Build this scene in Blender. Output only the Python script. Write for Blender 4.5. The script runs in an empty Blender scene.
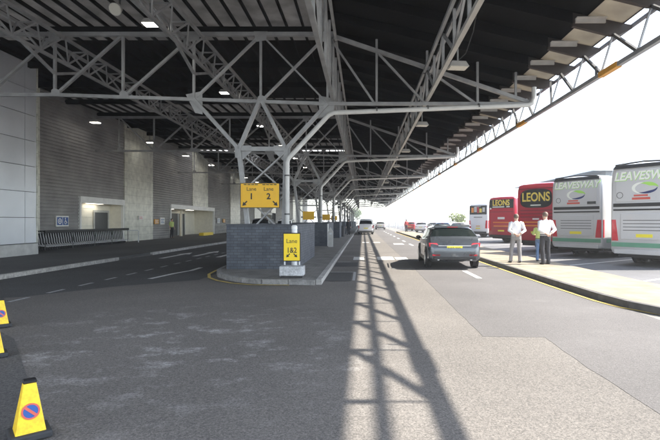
import bpy, bmesh, math, random
from mathutils import Vector, Matrix
random.seed(7)
GLARE = .0012
C = bpy.context.scene.collection
R = math.radians
V = Vector

# ------------------------------------------------------------------ helpers
class MB:
    """collects shapes in world (or local) coordinates; build() links ONE mesh object"""
    def __init__(s, org=(0, 0, 0)):
        s.v = []; s.f = []; s.o = V(org)
    def add(s, vs, fs):
        n = len(s.v)
        s.v += [V(p) for p in vs]
        s.f += [tuple(i + n for i in f) for f in fs]
    def box(s, a, b):
        x0, y0, z0 = a; x1, y1, z1 = b
        s.add([(x0,y0,z0),(x1,y0,z0),(x1,y1,z0),(x0,y1,z0),(x0,y0,z1),(x1,y0,z1),(x1,y1,z1),(x0,y1,z1)],
              [(0,3,2,1),(4,5,6,7),(0,1,5,4),(1,2,6,5),(2,3,7,6),(3,0,4,7)])
    def beam(s, p, q, w, h=None, up=(0, 0, 1)):
        h = h or w
        p = V(p); q = V(q); d = (q - p).normalized(); u = V(up)
        if abs(d.dot(u)) > .98: u = V((0, 1, 0))
        a = d.cross(u).normalized(); b = a.cross(d).normalized()
        a *= w / 2; b *= h / 2
        vs = [p-a-b, p+a-b, p+a+b, p-a+b, q-a-b, q+a-b, q+a+b, q-a+b]
        s.add(vs, [(0,1,2,3),(7,6,5,4),(0,4,5,1),(1,5,6,2),(2,6,7,3),(3,7,4,0)])
    def chain(s, pts, rad, n=10, cap=True, sq=None):
        """tube through pts with a radius (or (rx, ry)) at each"""
        pts = [V(p) for p in pts]; m = len(pts)
        if not isinstance(rad, (list, tuple)): rad = [rad] * m
        base = len(s.v); ref = None
        for i, p in enumerate(pts):
            t = (pts[min(i+1, m-1)] - pts[max(i-1, 0)]).normalized()
            if ref is None:
                ref = V((1, 0, 0)) if abs(t.x) < .9 else V((0, 1, 0))
            a = (ref - t * ref.dot(t)).normalized(); b = t.cross(a); ref = a
            r = rad[i]; rx, ry = (r if isinstance(r, (tuple, list)) else (r, r))
            for k in range(n):
                an = 2 * math.pi * k / n
                s.v.append(p + a * math.cos(an) * rx + b * math.sin(an) * ry)
        for i in range(m - 1):
            for k in range(n):
                k2 = (k + 1) % n
                s.f.append((base+i*n+k, base+i*n+k2, base+(i+1)*n+k2, base+(i+1)*n+k))
        if cap:
            s.f.append(tuple(base + k for k in reversed(range(n))))
            s.f.append(tuple(base + (m-1)*n + k for k in range(n)))
    def tube(s, p, q, r, n=10): s.chain([p, q], r, n)
    def prism(s, pts, ext):
        pts = [V(p) for p in pts]; e = V(ext); n = len(pts)
        s.add(pts + [p + e for p in pts],
              [tuple(range(n))[::-1], tuple(range(n, 2*n))] + [(i, (i+1) % n, n+(i+1) % n, n+i) for i in range(n)])
    def face(s, pts):
        s.add(pts, [tuple(range(len(pts)))])
    def ball(s, c, r, nu=12, nv=8):
        c = V(c); r = V(r if isinstance(r, (tuple, list)) else (r, r, r)); base = len(s.v)
        for j in range(nv + 1):
            ph = math.pi * j / nv
            for i in range(nu):
                th = 2 * math.pi * i / nu
                s.v.append(c + V((r.x*math.sin(ph)*math.cos(th), r.y*math.sin(ph)*math.sin(th), -r.z*math.cos(ph))))
        for j in range(nv):
            for i in range(nu):
                i2 = (i + 1) % nu
                s.f.append((base+j*nu+i, base+j*nu+i2, base+(j+1)*nu+i2, base+(j+1)*nu+i))
    def disc(s, c, r, ax='x', t=.02, n=24, r0=None):
        """cylinder (or ring when r0) centred at c along an axis"""
        c = V(c); e = {'x': V((1,0,0)), 'y': V((0,1,0)), 'z': V((0,0,1))}[ax]
        a = {'x': V((0,1,0)), 'y': V((0,0,1)), 'z': V((1,0,0))}[ax]; b = e.cross(a)
        ring = lambda rr, off: [c + e*off + a*math.cos(2*math.pi*k/n)*rr + b*math.sin(2*math.pi*k/n)*rr for k in range(n)]
        if r0 is None:
            s.add(ring(r, -t/2) + ring(r, t/2), [tuple(range(n))[::-1], tuple(range(n, 2*n))] + [(k, (k+1) % n, n+(k+1) % n, n+k) for k in range(n)])
        else:
            fs = []
            for k in range(n):
                j = (k+1) % n
                fs += [(k, j, n+j, n+k), (2*n+k, 3*n+k, 3*n+j, 2*n+j), (n+k, n+j, 3*n+j, 3*n+k), (k, 2*n+k, 2*n+j, j)]
            s.add(ring(r, -t/2) + ring(r, t/2) + ring(r0, -t/2) + ring(r0, t/2), fs)
    def build(s, name, m, parent=None, smooth=None, bevel=None, fix=True):
        me = bpy.data.meshes.new(name)
        me.from_pydata([tuple(p - s.o) for p in s.v], [], s.f)
        if fix or bevel:
            bm = bmesh.new(); bm.from_mesh(me)
            if fix:
                bmesh.ops.remove_doubles(bm, verts=bm.verts, dist=1e-5)
                bmesh.ops.recalc_face_normals(bm, faces=bm.faces)
            if bevel:
                ed = [e for e in bm.edges if len(e.link_faces) == 2 and e.calc_face_angle(0) > .6]
                bmesh.ops.bevel(bm, geom=ed, offset=bevel[0], segments=bevel[1], affect='EDGES', profile=.5)
            bm.to_mesh(me); bm.free()
        if smooth is not None:
            me.shade_smooth(); me.set_sharp_from_angle(angle=R(smooth))
        me.materials.append(m)
        o = bpy.data.objects.new(name, me); C.objects.link(o)
        if parent: o.parent = parent
        return o

def tag(o, label=None, cat=None, group=None, kind=None):
    if label: o['label'] = label
    if cat: o['category'] = cat
    if group: o['group'] = group
    if kind: o['kind'] = kind
    return o
def thing(name, label, cat, loc=(0, 0, 0), rz=0, group=None):
    o = bpy.data.objects.new(name, None); C.objects.link(o)
    o.empty_display_size = .2
    o.location = loc; o.rotation_euler = (0, 0, rz)
    return tag(o, label, cat, group)
def struct(o): o['kind'] = 'structure'; return o
KIDS = {}
def copy_tree(o, parent=None):
    c = o.copy(); C.objects.link(c)
    c.parent = parent
    for ch in o.children: copy_tree(ch, c)
    return c
def dup(o, loc, rz=None, label=None):
    c = copy_tree(o); c.location = loc
    if rz is not None: c.rotation_euler = (0, 0, rz)
    if label: c['label'] = label
    return c
ORD = ['first', 'second', 'third', 'fourth', 'fifth', 'sixth', 'seventh', 'eighth', 'ninth', 'tenth', 'eleventh', 'twelfth', 'thirteenth']

# ------------------------------------------------------------------ materials
MATS = {}
def mat(name, col, rough=.6, metal=0, var=.0, vscale=3, bump=0, bscale=40, bdist=.01, spec=.5, var_detail=4, coat=0, stretch=(1, 1, 1), var2=0, v2scale=60):
    m = bpy.data.materials.new(name); m.use_nodes = True
    nt = m.node_tree; b = nt.nodes['Principled BSDF']
    b.inputs['Base Color'].default_value = (*col, 1); b.inputs['Roughness'].default_value = rough
    b.inputs['Metallic'].default_value = metal; b.inputs['Specular IOR Level'].default_value = spec
    b.inputs['Coat Weight'].default_value = coat
    tc = nt.nodes.new('ShaderNodeTexCoord'); mp = nt.nodes.new('ShaderNodeMapping')
    mp.inputs['Scale'].default_value = stretch
    nt.links.new(tc.outputs['Object'], mp.inputs['Vector'])
    cur = None
    if var:
        n = nt.nodes.new('ShaderNodeTexNoise'); n.inputs['Scale'].default_value = vscale; n.inputs['Detail'].default_value = var_detail
        nt.links.new(mp.outputs[0], n.inputs['Vector'])
        r = nt.nodes.new('ShaderNodeMapRange')
        r.inputs[1].default_value = .25; r.inputs[2].default_value = .75
        r.inputs[3].default_value = 1 - var; r.inputs[4].default_value = 1 + var
        nt.links.new(n.outputs[0], r.inputs[0]); cur = r.outputs[0]
        rr = nt.nodes.new('ShaderNodeMapRange'); rr.inputs[3].default_value = max(.02, rough - .12); rr.inputs[4].default_value = min(1, rough + .12)
        nt.links.new(n.outputs[0], rr.inputs[0]); nt.links.new(rr.outputs[0], b.inputs['Roughness'])
    if var2:
        n = nt.nodes.new('ShaderNodeTexNoise'); n.inputs['Scale'].default_value = v2scale; n.inputs['Detail'].default_value = 2
        nt.links.new(mp.outputs[0], n.inputs['Vector'])
        r = nt.nodes.new('ShaderNodeMapRange')
        r.inputs[1].default_value = .3; r.inputs[2].default_value = .7
        r.inputs[3].default_value = 1 - var2; r.inputs[4].default_value = 1 + var2
        nt.links.new(n.outputs[0], r.inputs[0])
        if cur:
            mu = nt.nodes.new('ShaderNodeMath'); mu.operation = 'MULTIPLY'
            nt.links.new(cur, mu.inputs[0]); nt.links.new(r.outputs[0], mu.inputs[1]); cur = mu.outputs[0]
        else: cur = r.outputs[0]
    if cur:
        vm = nt.nodes.new('ShaderNodeVectorMath'); vm.operation = 'SCALE'; vm.inputs[0].default_value = col
        nt.links.new(cur, vm.inputs['Scale']); nt.links.new(vm.outputs[0], b.inputs['Base Color'])
    if bump:
        n = nt.nodes.new('ShaderNodeTexNoise'); n.inputs['Scale'].default_value = bscale; n.inputs['Detail'].default_value = 3
        nt.links.new(mp.outputs[0], n.inputs['Vector'])
        bp = nt.nodes.new('ShaderNodeBump'); bp.inputs['Strength'].default_value = bump; bp.inputs['Distance'].default_value = bdist
        nt.links.new(n.outputs[0], bp.inputs['Height']); nt.links.new(bp.outputs[0], b.inputs['Normal'])
    MATS[name] = m
    return m

def asphalt(name, dark, light, wear, wear_amt, grain=90, stain=.25, west=False):
    """coarse aggregate: stones of two tones, worn pale scuffs, oil-dark blotches"""
    m = bpy.data.materials.new(name); m.use_nodes = True; nt = m.node_tree; N = nt.nodes; L = nt.links
    b = N['Principled BSDF']; b.inputs['Roughness'].default_value = .85; b.inputs['Specular IOR Level'].default_value = .35
    tc = N.new('ShaderNodeTexCoord')
    vo = N.new('ShaderNodeTexVoronoi'); vo.inputs['Scale'].default_value = grain
    L.new(tc.outputs['Object'], vo.inputs['Vector'])
    n1 = N.new('ShaderNodeTexNoise'); n1.inputs['Scale'].default_value = grain * .45; n1.inputs['Detail'].default_value = 3; n1.inputs['Roughness'].default_value = .7
    L.new(tc.outputs['Object'], n1.inputs['Vector'])
    sep = N.new('ShaderNodeSeparateColor'); L.new(vo.outputs['Color'], sep.inputs[0])
    pw = N.new('ShaderNodeMath'); pw.operation = 'POWER'; pw.inputs[1].default_value = 1.8; L.new(sep.outputs[0], pw.inputs[0])
    mr1 = N.new('ShaderNodeMapRange'); mr1.inputs[1].default_value = .3; mr1.inputs[2].default_value = .7; L.new(n1.outputs[0], mr1.inputs[0])
    ad = N.new('ShaderNodeMath'); ad.operation = 'MULTIPLY_ADD'; ad.inputs[1].default_value = .5; L.new(pw.outputs[0], ad.inputs[0])
    hl = N.new('ShaderNodeMath'); hl.operation = 'MULTIPLY'; hl.inputs[1].default_value = .5; L.new(mr1.outputs[0], hl.inputs[0]); L.new(hl.outputs[0], ad.inputs[2])
    mx = N.new('ShaderNodeMix'); mx.data_type = 'RGBA'
    mx.inputs[6].default_value = (*dark, 1); mx.inputs[7].default_value = (*light, 1); L.new(ad.outputs[0], mx.inputs[0])
    # large stains
    n2 = N.new('ShaderNodeTexNoise'); n2.inputs['Scale'].default_value = .35; n2.inputs['Detail'].default_value = 5; L.new(tc.outputs['Object'], n2.inputs['Vector'])
    mr2 = N.new('ShaderNodeMapRange'); mr2.inputs[1].default_value = .3; mr2.inputs[2].default_value = .7; mr2.inputs[3].default_value = 1 - stain; mr2.inputs[4].default_value = 1 + stain * .6
    L.new(n2.outputs[0], mr2.inputs[0])
    sc = N.new('ShaderNodeVectorMath'); sc.operation = 'SCALE'; L.new(mx.outputs[2], sc.inputs[0]); L.new(mr2.outputs[0], sc.inputs['Scale'])
    # pale worn scuffs, broken up by the stones
    mp = N.new('ShaderNodeMapping'); mp.inputs['Scale'].default_value = (.95, 1.25, 1); mp.inputs['Rotation'].default_value = (0, 0, R(-12)); L.new(tc.outputs['Object'], mp.inputs['Vector'])
    n3 = N.new('ShaderNodeTexNoise'); n3.inputs['Scale'].default_value = 1.7; n3.inputs['Detail'].default_value = 9; n3.inputs['Roughness'].default_value = .74; L.new(mp.outputs[0], n3.inputs['Vector'])
    mr3 = N.new('ShaderNodeMapRange'); mr3.inputs[1].default_value = .52; mr3.inputs[2].default_value = .66; mr3.inputs[4].default_value = wear_amt; L.new(n3.outputs[0], mr3.inputs[0])
    n4 = N.new('ShaderNodeTexNoise'); n4.inputs['Scale'].default_value = .33; n4.inputs['Detail'].default_value = 2; L.new(tc.outputs['Object'], n4.inputs['Vector'])
    mr4 = N.new('ShaderNodeMapRange'); mr4.inputs[1].default_value = .45; mr4.inputs[2].default_value = .6; L.new(n4.outputs[0], mr4.inputs[0])
    gate = mr4.outputs[0]
    if west:   # the turning area left of the through lane is scuffed, the lane itself is not
        sx = N.new('ShaderNodeSeparateXYZ'); L.new(tc.outputs['Object'], sx.inputs[0])
        g1 = N.new('ShaderNodeVectorMath'); g1.operation = 'DISTANCE'; g1.inputs[1].default_value = (-2.4, 6.6, 0); L.new(tc.outputs['Object'], g1.inputs[0])
        g2 = N.new('ShaderNodeMapRange'); g2.inputs[1].default_value = 3.6; g2.inputs[2].default_value = 1.2; L.new(g1.outputs['Value'], g2.inputs[0])
        g3 = N.new('ShaderNodeMath'); g3.operation = 'MULTIPLY_ADD'; g3.inputs[1].default_value = .35; L.new(mr4.outputs[0], g3.inputs[0]); g3.inputs[2].default_value = .65
        g4 = N.new('ShaderNodeMath'); g4.operation = 'MULTIPLY'; L.new(g2.outputs[0], g4.inputs[0]); L.new(g3.outputs[0], g4.inputs[1]); gate = g4.outputs[0]
    mg = N.new('ShaderNodeMath'); mg.operation = 'MULTIPLY'; L.new(mr3.outputs[0], mg.inputs[0]); L.new(gate, mg.inputs[1])
    ml = N.new('ShaderNodeMath'); ml.operation = 'MULTIPLY'; L.new(mg.outputs[0], ml.inputs[0]); L.new(mr1.outputs[0], ml.inputs[1])
    mx2 = N.new('ShaderNodeMix'); mx2.data_type = 'RGBA'; L.new(ml.outputs[0], mx2.inputs[0]); L.new(sc.outputs[0], mx2.inputs[6]); mx2.inputs[7].default_value = (*wear, 1)
    L.new(mx2.outputs[2], b.inputs['Base Color'])
    bp = N.new('ShaderNodeBump'); bp.inputs['Strength'].default_value = .55; bp.inputs['Distance'].default_value = .006
    L.new(ad.outputs[0], bp.inputs['Height']); L.new(bp.outputs[0], b.inputs['Normal'])
    return m

def bricks(name, c1, c2, mortar, w=.225, h=.075, m_size=.012, rough=.8, bump=.4, vertical_axis=True, offset=.5, spec=.4):
    m = bpy.data.materials.new(name); m.use_nodes = True; nt = m.node_tree; N = nt.nodes; L = nt.links
    b = N['Principled BSDF']; b.inputs['Roughness'].default_value = rough; b.inputs['Specular IOR Level'].default_value = spec
    tc = N.new('ShaderNodeTexCoord'); sp = N.new('ShaderNodeSeparateXYZ'); L.new(tc.outputs['Object'], sp.inputs[0])
    cb = N.new('ShaderNodeCombineXYZ')
    if vertical_axis:
        ad = N.new('ShaderNodeMath'); L.new(sp.outputs[0], ad.inputs[0]); L.new(sp.outputs[1], ad.inputs[1]); L.new(ad.outputs[0], cb.inputs[0]); L.new(sp.outputs[2], cb.inputs[1])
    else:
        L.new(sp.outputs[0], cb.inputs[0]); L.new(sp.outputs[1], cb.inputs[1])
    br = N.new('ShaderNodeTexBrick'); br.offset = offset
    br.inputs['Scale'].default_value = 1; br.inputs['Brick Width'].default_value = w; br.inputs['Row Height'].default_value = h
    br.inputs['Mortar Size'].default_value = m_size; br.inputs['Mortar Smooth'].default_value = .15
    br.inputs['Color1'].default_value = (*c1, 1); br.inputs['Color2'].default_value = (*c2, 1); br.inputs['Mortar'].default_value = (*mortar, 1)
    L.new(cb.outputs[0], br.inputs['Vector'])
    n = N.new('ShaderNodeTexNoise'); n.inputs['Scale'].default_value = 2.2; n.inputs['Detail'].default_value = 6; L.new(tc.outputs['Object'], n.inputs['Vector'])
    mr = N.new('ShaderNodeMapRange'); mr.inputs[1].default_value = .3; mr.inputs[2].default_value = .7; mr.inputs[3].default_value = .78; mr.inputs[4].default_value = 1.2; L.new(n.outputs[0], mr.inputs[0])
    sc = N.new('ShaderNodeVectorMath'); sc.operation = 'SCALE'; L.new(br.outputs[0], sc.inputs[0]); L.new(mr.outputs[0], sc.inputs['Scale'])
    L.new(sc.outputs[0], b.inputs['Base Color'])
    bp = N.new('ShaderNodeBump'); bp.invert = True; bp.inputs['Strength'].default_value = bump; bp.inputs['Distance'].default_value = .008
    L.new(br.outputs['Fac'], bp.inputs['Height']); L.new(bp.outputs[0], b.inputs['Normal'])
    return m

def sheet(name, col, trans_col, fac, var=.3):
    """translucent roof sheeting, dirty"""
    m = bpy.data.materials.new(name); m.use_nodes = True; nt = m.node_tree; N = nt.nodes; L = nt.links
    b = N['Principled BSDF']; b.inputs['Roughness'].default_value = .7
    tr = N.new('ShaderNodeBsdfTranslucent'); ms = N.new('ShaderNodeMixShader'); ms.inputs[0].default_value = fac
    tc = N.new('ShaderNodeTexCoord'); n = N.new('ShaderNodeTexNoise'); n.inputs['Scale'].default_value = 1.3; n.inputs['Detail'].default_value = 6
    L.new(tc.outputs['Object'], n.inputs['Vector'])
    mr = N.new('ShaderNodeMapRange'); mr.inputs[1].default_value = .3; mr.inputs[2].default_value = .7; mr.inputs[3].default_value = 1-var; mr.inputs[4].default_value = 1+var; L.new(n.outputs[0], mr.inputs[0])
    for c, t in ((col, b.inputs['Base Color']), (trans_col, tr.inputs['Color'])):
        sc = N.new('ShaderNodeVectorMath'); sc.operation = 'SCALE'; sc.inputs[0].default_value = c; L.new(mr.outputs[0], sc.inputs['Scale']); L.new(sc.outputs[0], t)
    L.new(b.outputs[0], ms.inputs[1]); L.new(tr.outputs[0], ms.inputs[2]); L.new(ms.outputs[0], N['Material Output'].inputs[0])
    return m
def emit(name, col, s):
    m = bpy.data.materials.new(name); m.use_nodes = True; b = m.node_tree.nodes['Principled BSDF']
    b.inputs['Base Color'].default_value = (*col, 1); b.inputs['Emission Color'].default_value = (*col, 1); b.inputs['Emission Strength'].default_value = s
    return m

M = {}
M['road_old'] = asphalt('road_old', (.075,.07,.065), (.27,.247,.222), (.50,.485,.465), 1.35, grain=100, stain=.2, west=True)
M['road_dark'] = asphalt('road_dark', (.032,.032,.033), (.14,.138,.135), (.2,.2,.2), .3, grain=85, stain=.25)
M['tarmac'] = asphalt('tarmac', (.085,.08,.078), (.185,.175,.17), (.3,.29,.28), .25, grain=110, stain=.18)
M['bay'] = asphalt('bay', (.11,.11,.115), (.2,.2,.205), (.3,.3,.3), .3, grain=100, stain=.2)
M['ground'] = asphalt('ground', (.17,.165,.155), (.3,.29,.27), (.4,.4,.38), .4, grain=60)
M['strip'] = asphalt('strip', (.045,.044,.043), (.19,.18,.17), (.2,.2,.2), .25, grain=85)
M['foot_dark'] = asphalt('foot_dark', (.05,.05,.052), (.14,.137,.132), (.2,.2,.2), .25, grain=90)
M['paving_sand'] = bricks('paving_sand', (.265,.22,.162), (.295,.247,.18), (.2,.165,.122), w=.4, h=.4, m_size=.008, vertical_axis=False, offset=0, bump=.2)
M['paving_grey'] = bricks('paving_grey', (.19,.18,.17), (.23,.22,.2), (.13,.13,.12), w=.2, h=.1, m_size=.008, vertical_axis=False, bump=.3)
M['kerb'] = mat('kerb', (.36,.35,.33), .85, var2=.2, v2scale=18, var=.35, vscale=5, bump=.2)
M['kerb_nose'] = mat('kerb_nose', (.24,.235,.225), .85, var=.3, vscale=5, var2=.2, v2scale=18, bump=.2)
M['kerb_dark'] = mat('kerb_dark', (.10,.095,.09), .85, var=.3, vscale=5, bump=.2)
M['line_white'] = mat('line_white', (.62,.62,.60), .7, var=.22, vscale=9, var2=.2, v2scale=50)
M['line_worn'] = mat('line_worn', (.36,.36,.355), .75, var=.4, vscale=12, var2=.3, v2scale=50)
M['line_yellow'] = mat('line_yellow', (.62,.47,.13), .7, var=.25, vscale=8, var2=.2)
M['patch'] = asphalt('patch', (.04,.04,.04), (.12,.115,.11), (.2,.2,.2), .2, grain=100)
M['brick_blue'] = bricks('brick_blue', (.078,.088,.105), (.112,.122,.14), (.062,.066,.073), w=.23, h=.09, m_size=.009)
M['coping'] = mat('coping', (.07,.075,.085), .8, var=.25, bump=.2)
M['louvre'] = mat('louvre', (.28,.273,.265), .5, metal=0, var=.3, vscale=.8, spec=.5)
M['pale_panel'] = bricks('pale_panel', (.60,.60,.52), (.64,.64,.56), (.36,.36,.30), w=1.2, h=.6, m_size=.012, rough=.3, offset=0, bump=.15)
M['cassette'] = mat('cassette', (.72,.745,.78), .36, metal=.35, var=.12, vscale=.5, bump=.05, bscale=1.2)
M['backing'] = mat('backing', (.05,.05,.055), .8, var=.2)
M['plinth'] = mat('plinth', (.5,.5,.48), .8, var=.18, bump=.15)
M['cream'] = mat('cream', (.84,.81,.70), .6, var=.08)
M['white'] = mat('white', (.84,.84,.82), .5, var=.08)
M['door_grey'] = mat('door_grey', (.06,.065,.07), .4, var=.15)
M['interior'] = mat('interior', (.03,.03,.032), .5, var=.2)
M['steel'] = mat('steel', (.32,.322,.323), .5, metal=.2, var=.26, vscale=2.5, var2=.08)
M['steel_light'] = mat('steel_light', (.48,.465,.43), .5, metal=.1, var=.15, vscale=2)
M['steel_dark'] = mat('steel_dark', (.11,.11,.11), .6, metal=.2, var=.2)
M['pipe'] = mat('pipe', (.60,.60,.58), .4, var=.1, vscale=3)
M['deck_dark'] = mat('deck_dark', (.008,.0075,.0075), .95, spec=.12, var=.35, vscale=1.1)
M['rooflight'] = sheet('rooflight', (.22,.215,.21), (.24,.232,.225), .4)
M['clear_sheet'] = sheet('clear_sheet', (.8,.8,.8), (.85,.85,.85), .8, .1)
M['soffit'] = sheet('soffit', (.42,.40,.36), (.33,.30,.25), .5, .2)
M['brown'] = mat('brown', (.035,.027,.023), .7, var=.3, vscale=4)
M['end_plate'] = mat('end_plate', (.42,.41,.39), .5, var=.15)
M['orange'] = mat('orange', (.75,.36,.04), .5, var=.15, vscale=8)
M['sign_yellow'] = mat('sign_yellow', (.90,.50,.005), .45, var=.04)
M['sign_yellow2'] = mat('sign_yellow2', (.92,.66,.01), .4, var=.04)
M['cone_yellow'] = mat('cone_yellow', (.86,.58,.02), .5, var=.16, vscale=11, var2=.12, v2scale=40)
M['black'] = mat('black', (.015,.015,.016), .5, var=.2)
M['rubber'] = mat('rubber', (.03,.032,.036), .75, var=.25, vscale=12, bump=.2)
M['sign_blue'] = mat('sign_blue', (.012,.08,.32), .45, var=.05)
M['sign_red'] = mat('sign_red', (.60,.10,.07), .45, var=.05)
M['galv'] = mat('galv', (.66,.68,.70), .45, metal=.3, var=.15, vscale=14)
M['ballast'] = mat('ballast', (.46,.47,.48), .5, metal=.2, var=.3, vscale=6, var2=.2, v2scale=25)
M['chrome'] = mat('chrome', (.9,.9,.91), .35, metal=.15, var=.08)
M['glass_dark'] = mat('glass_dark', (.012,.014,.016), .06, spec=.7, var=.05, vscale=.6)
M['glass_teal'] = mat('glass_teal', (.012,.017,.017), .06, spec=.8, var=.1, vscale=1)
M['tyre'] = mat('tyre', (.02,.02,.021), .8, var=.2)
M['rim'] = mat('rim', (.5,.5,.51), .35, metal=.7, var=.1)
M['car_grey'] = mat('car_grey', (.11,.124,.14), .3, metal=.55, coat=.7, var=.03)
M['car_white'] = mat('car_white', (.78,.78,.78), .35, coat=.6, var=.03)
M['car_blue'] = mat('car_blue', (.06,.13,.32), .3, metal=.3, coat=.6, var=.03)
M['car_silver'] = mat('car_silver', (.55,.56,.58), .3, metal=.5, coat=.6, var=.03)
M['car_black'] = mat('car_black', (.02,.02,.022), .3, coat=.6, var=.05)
M['car_red'] = mat('car_red', (.45,.03,.03), .3, coat=.6, var=.05)
M['lamp_red'] = mat('lamp_red', (.62,.015,.03), .2, coat=.5, var=.1, vscale=12)
M['plate_yellow'] = mat('plate_yellow', (.90,.78,.05), .4, var=.03)
M['coach_silver'] = mat('coach_silver', (.60,.60,.605), .32, metal=.15, coat=.4, var=.05, vscale=.8)
M['coach_white'] = mat('coach_white', (.88,.88,.88), .35, coat=.4, var=.04, vscale=.8)
M['coach_red'] = mat('coach_red', (.50,.008,.035), .32, coat=.5, var=.06, vscale=.8)
M['coach_dark_red'] = mat('coach_dark_red', (.22,.012,.03), .32, coat=.5, var=.06, vscale=.8)
M['green'] = mat('green', (.16,.42,.12), .4, var=.08)
M['lime'] = mat('lime', (.38,.72,.12), .4, var=.05)
M['stripe_green'] = mat('stripe_green', (.13,.33,.22), .4, var=.1)
M['navy'] = mat('navy', (.015,.03,.13), .4, var=.05)
M['letter_white'] = mat('letter_white', (.86,.88,.80), .45, var=.03)
M['letter_yellow'] = mat('letter_yellow', (.88,.68,.12), .45, var=.05)
M['letter_black'] = mat('letter_black', (.02,.018,.012), .5, var=.05)
M['letter_orange'] = mat('letter_orange', (.85,.28,.05), .5, var=.05)
M['skin'] = mat('skin', (.62,.38,.28), .55, var=.06, vscale=12)
M['hair'] = mat('hair', (.16,.12,.09), .7, var=.2, vscale=30)
M['hair_dark'] = mat('hair_dark', (.04,.03,.025), .7, var=.2, vscale=30)
M['shirt'] = mat('shirt', (.80,.80,.82), .8, var=.04, vscale=6, bump=.9, bscale=9, bdist=.05, stretch=(1,1,.55))
M['trouser_grey'] = mat('trouser_grey', (.26,.25,.25), .85, var=.12, vscale=8, bump=.9, bscale=9, bdist=.05, stretch=(1,1,.55))
M['trouser_dark'] = mat('trouser_dark', (.035,.035,.04), .85, var=.15, vscale=8, bump=.9, bscale=9, bdist=.05, stretch=(1,1,.55))
M['jeans'] = mat('jeans', (.12,.19,.32), .85, var=.2, vscale=12, bump=.9, bscale=9, bdist=.05, stretch=(1,1,.55))
M['hivis'] = mat('hivis', (.52,.62,.20), .7, var=.06, bump=.2, bscale=12)
M['shoe'] = mat('shoe', (.02,.018,.016), .4, var=.1)
M['coat_red'] = mat('coat_red', (.45,.06,.06), .8, var=.1)
M['hall'] = mat('hall', (.24,.28,.31), .6, var=.12, vscale=.4)
M['hall_roof'] = mat('hall_roof', (.22,.26,.30), .55, var=.12, vscale=.4)
M['bark'] = mat('bark', (.10,.075,.05), .9, var=.25)
M['leaf'] = mat('leaf', (.12,.16,.03), .7, var=.5, vscale=1.6)
M['leaf_dark'] = mat('leaf_dark', (.05,.085,.025), .7, var=.5, vscale=1.6)
M['lamp_on'] = emit('lamp_on', (1.0, .96, .86), 4.5)
M['added_door_glow'] = emit('added_door_glow', (1.0, .93, .8), 1.7)
M['lamp_off'] = mat('lamp_off', (.62,.60,.52), .3, var=.06)

# ------------------------------------------------------------------ lettering
def letters(txt, size, m, parent, loc, name='lettering', align='CENTER', bold=.0, shear=0, depth=.004, rot=(R(90), 0, 0), sx=1.0, space=1.0):
    cu = bpy.data.curves.new(name, 'FONT'); cu.body = txt; cu.size = size; cu.align_x = align; cu.align_y = 'CENTER'
    cu.offset = bold; cu.shear = shear; cu.extrude = depth; cu.space_character = space; cu.resolution_u = 4
    tmp = bpy.data.objects.new('tmp', cu); C.objects.link(tmp)
    bpy.context.view_layer.update()
    me = bpy.data.meshes.new_from_object(tmp.evaluated_get(bpy.context.evaluated_depsgraph_get()))
    C.objects.unlink(tmp); bpy.data.objects.remove(tmp)
    me.transform(Matrix.Diagonal((sx, 1, 1, 1)))
    me.materials.clear(); me.materials.append(m); me.name = name
    o = bpy.data.objects.new(name, me); C.objects.link(o)
    o.parent = parent; o.location = loc; o.rotation_euler = rot
    return o
def arrow_mb(mb, x, z, y, dx, dz, ln, w, head):
    """flat arrow in a plane facing -Y, centred at x,z pointing dx,dz"""
    d = V((dx, 0, dz)).normalized(); n = V((-d.z, 0, d.x)); c = V((x, y, z))
    t = c + d*ln/2; nk = t - d*head; b = c - d*ln/2
    mb.prism([b-n*w/2, nk-n*w/2, nk+n*w/2, b+n*w/2], (0, .004, 0))
    mb.prism([nk-n*head*.62, t, nk+n*head*.62], (0, .004, 0))

# ------------------------------------------------------------------ ground
def flat(name, pts, z, m, kind='structure'):
    mb = MB(); mb.face([(x, y, z) for x, y in pts]); o = mb.build(name, m)
    for p in o.data.polygons:
        if p.normal.z < 0: o.data.flip_normals(); break
    if kind: o['kind'] = kind
    return o
flat('ground', [(-900,-900),(900,-900),(900,1600),(-900,1600)], -.012, M['ground'])
flat('road', [(-10.3,-14),(4.98,-14),(4.98,155),(-10.3,155)], -.008, M['road_old'])
flat('side_lane', [(-10.3,9.2),(-7.4,10.4),(-6.3,12.0),(-4.6,13.4),(-4.6,155),(-10.3,155)], -.004, M['road_dark'])
flat('side_lane_strip', [(-10.3,-14),(-1.6,-14),(-1.75,2),(-2.45,3.6),(-3.35,4.8),(-4.9,6.7),(-5.5,7.2),(-7.5,8.4),(-10.3,8.8)], -.004, M['strip'])
def ragged(pts, step, amp, rnd=random.Random(5)):
    out = []
    for (x0, y0), (x1, y1) in zip(pts, pts[1:]):
        n = max(1, int(math.hypot(x1-x0, y1-y0)/step))
        for k in range(n):
            out.append((x0+(x1-x0)*k/n + rnd.uniform(-amp, amp), y0+(y1-y0)*k/n + rnd.uniform(-amp, amp)))
    return out + [pts[-1]]
struct_lane = ([(4.97,-14),(4.97,155)] + ragged([(1.62,155),(1.75,60),(1.78,16),(1.72,6.84),(2.58,6.8),(2.54,5.4),(2.57,-14)], .3, .011))
mb = MB(); mb.prism([(x, y, -.03) for x, y in struct_lane], (0, 0, .0246)); mb.build('resurfaced_lane', M['tarmac'])['kind'] = 'structure'
flat('coach_bay', [(7.12,-14),(60,-14),(60,160),(7.12,160)], -.004, M['bay'])

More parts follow.
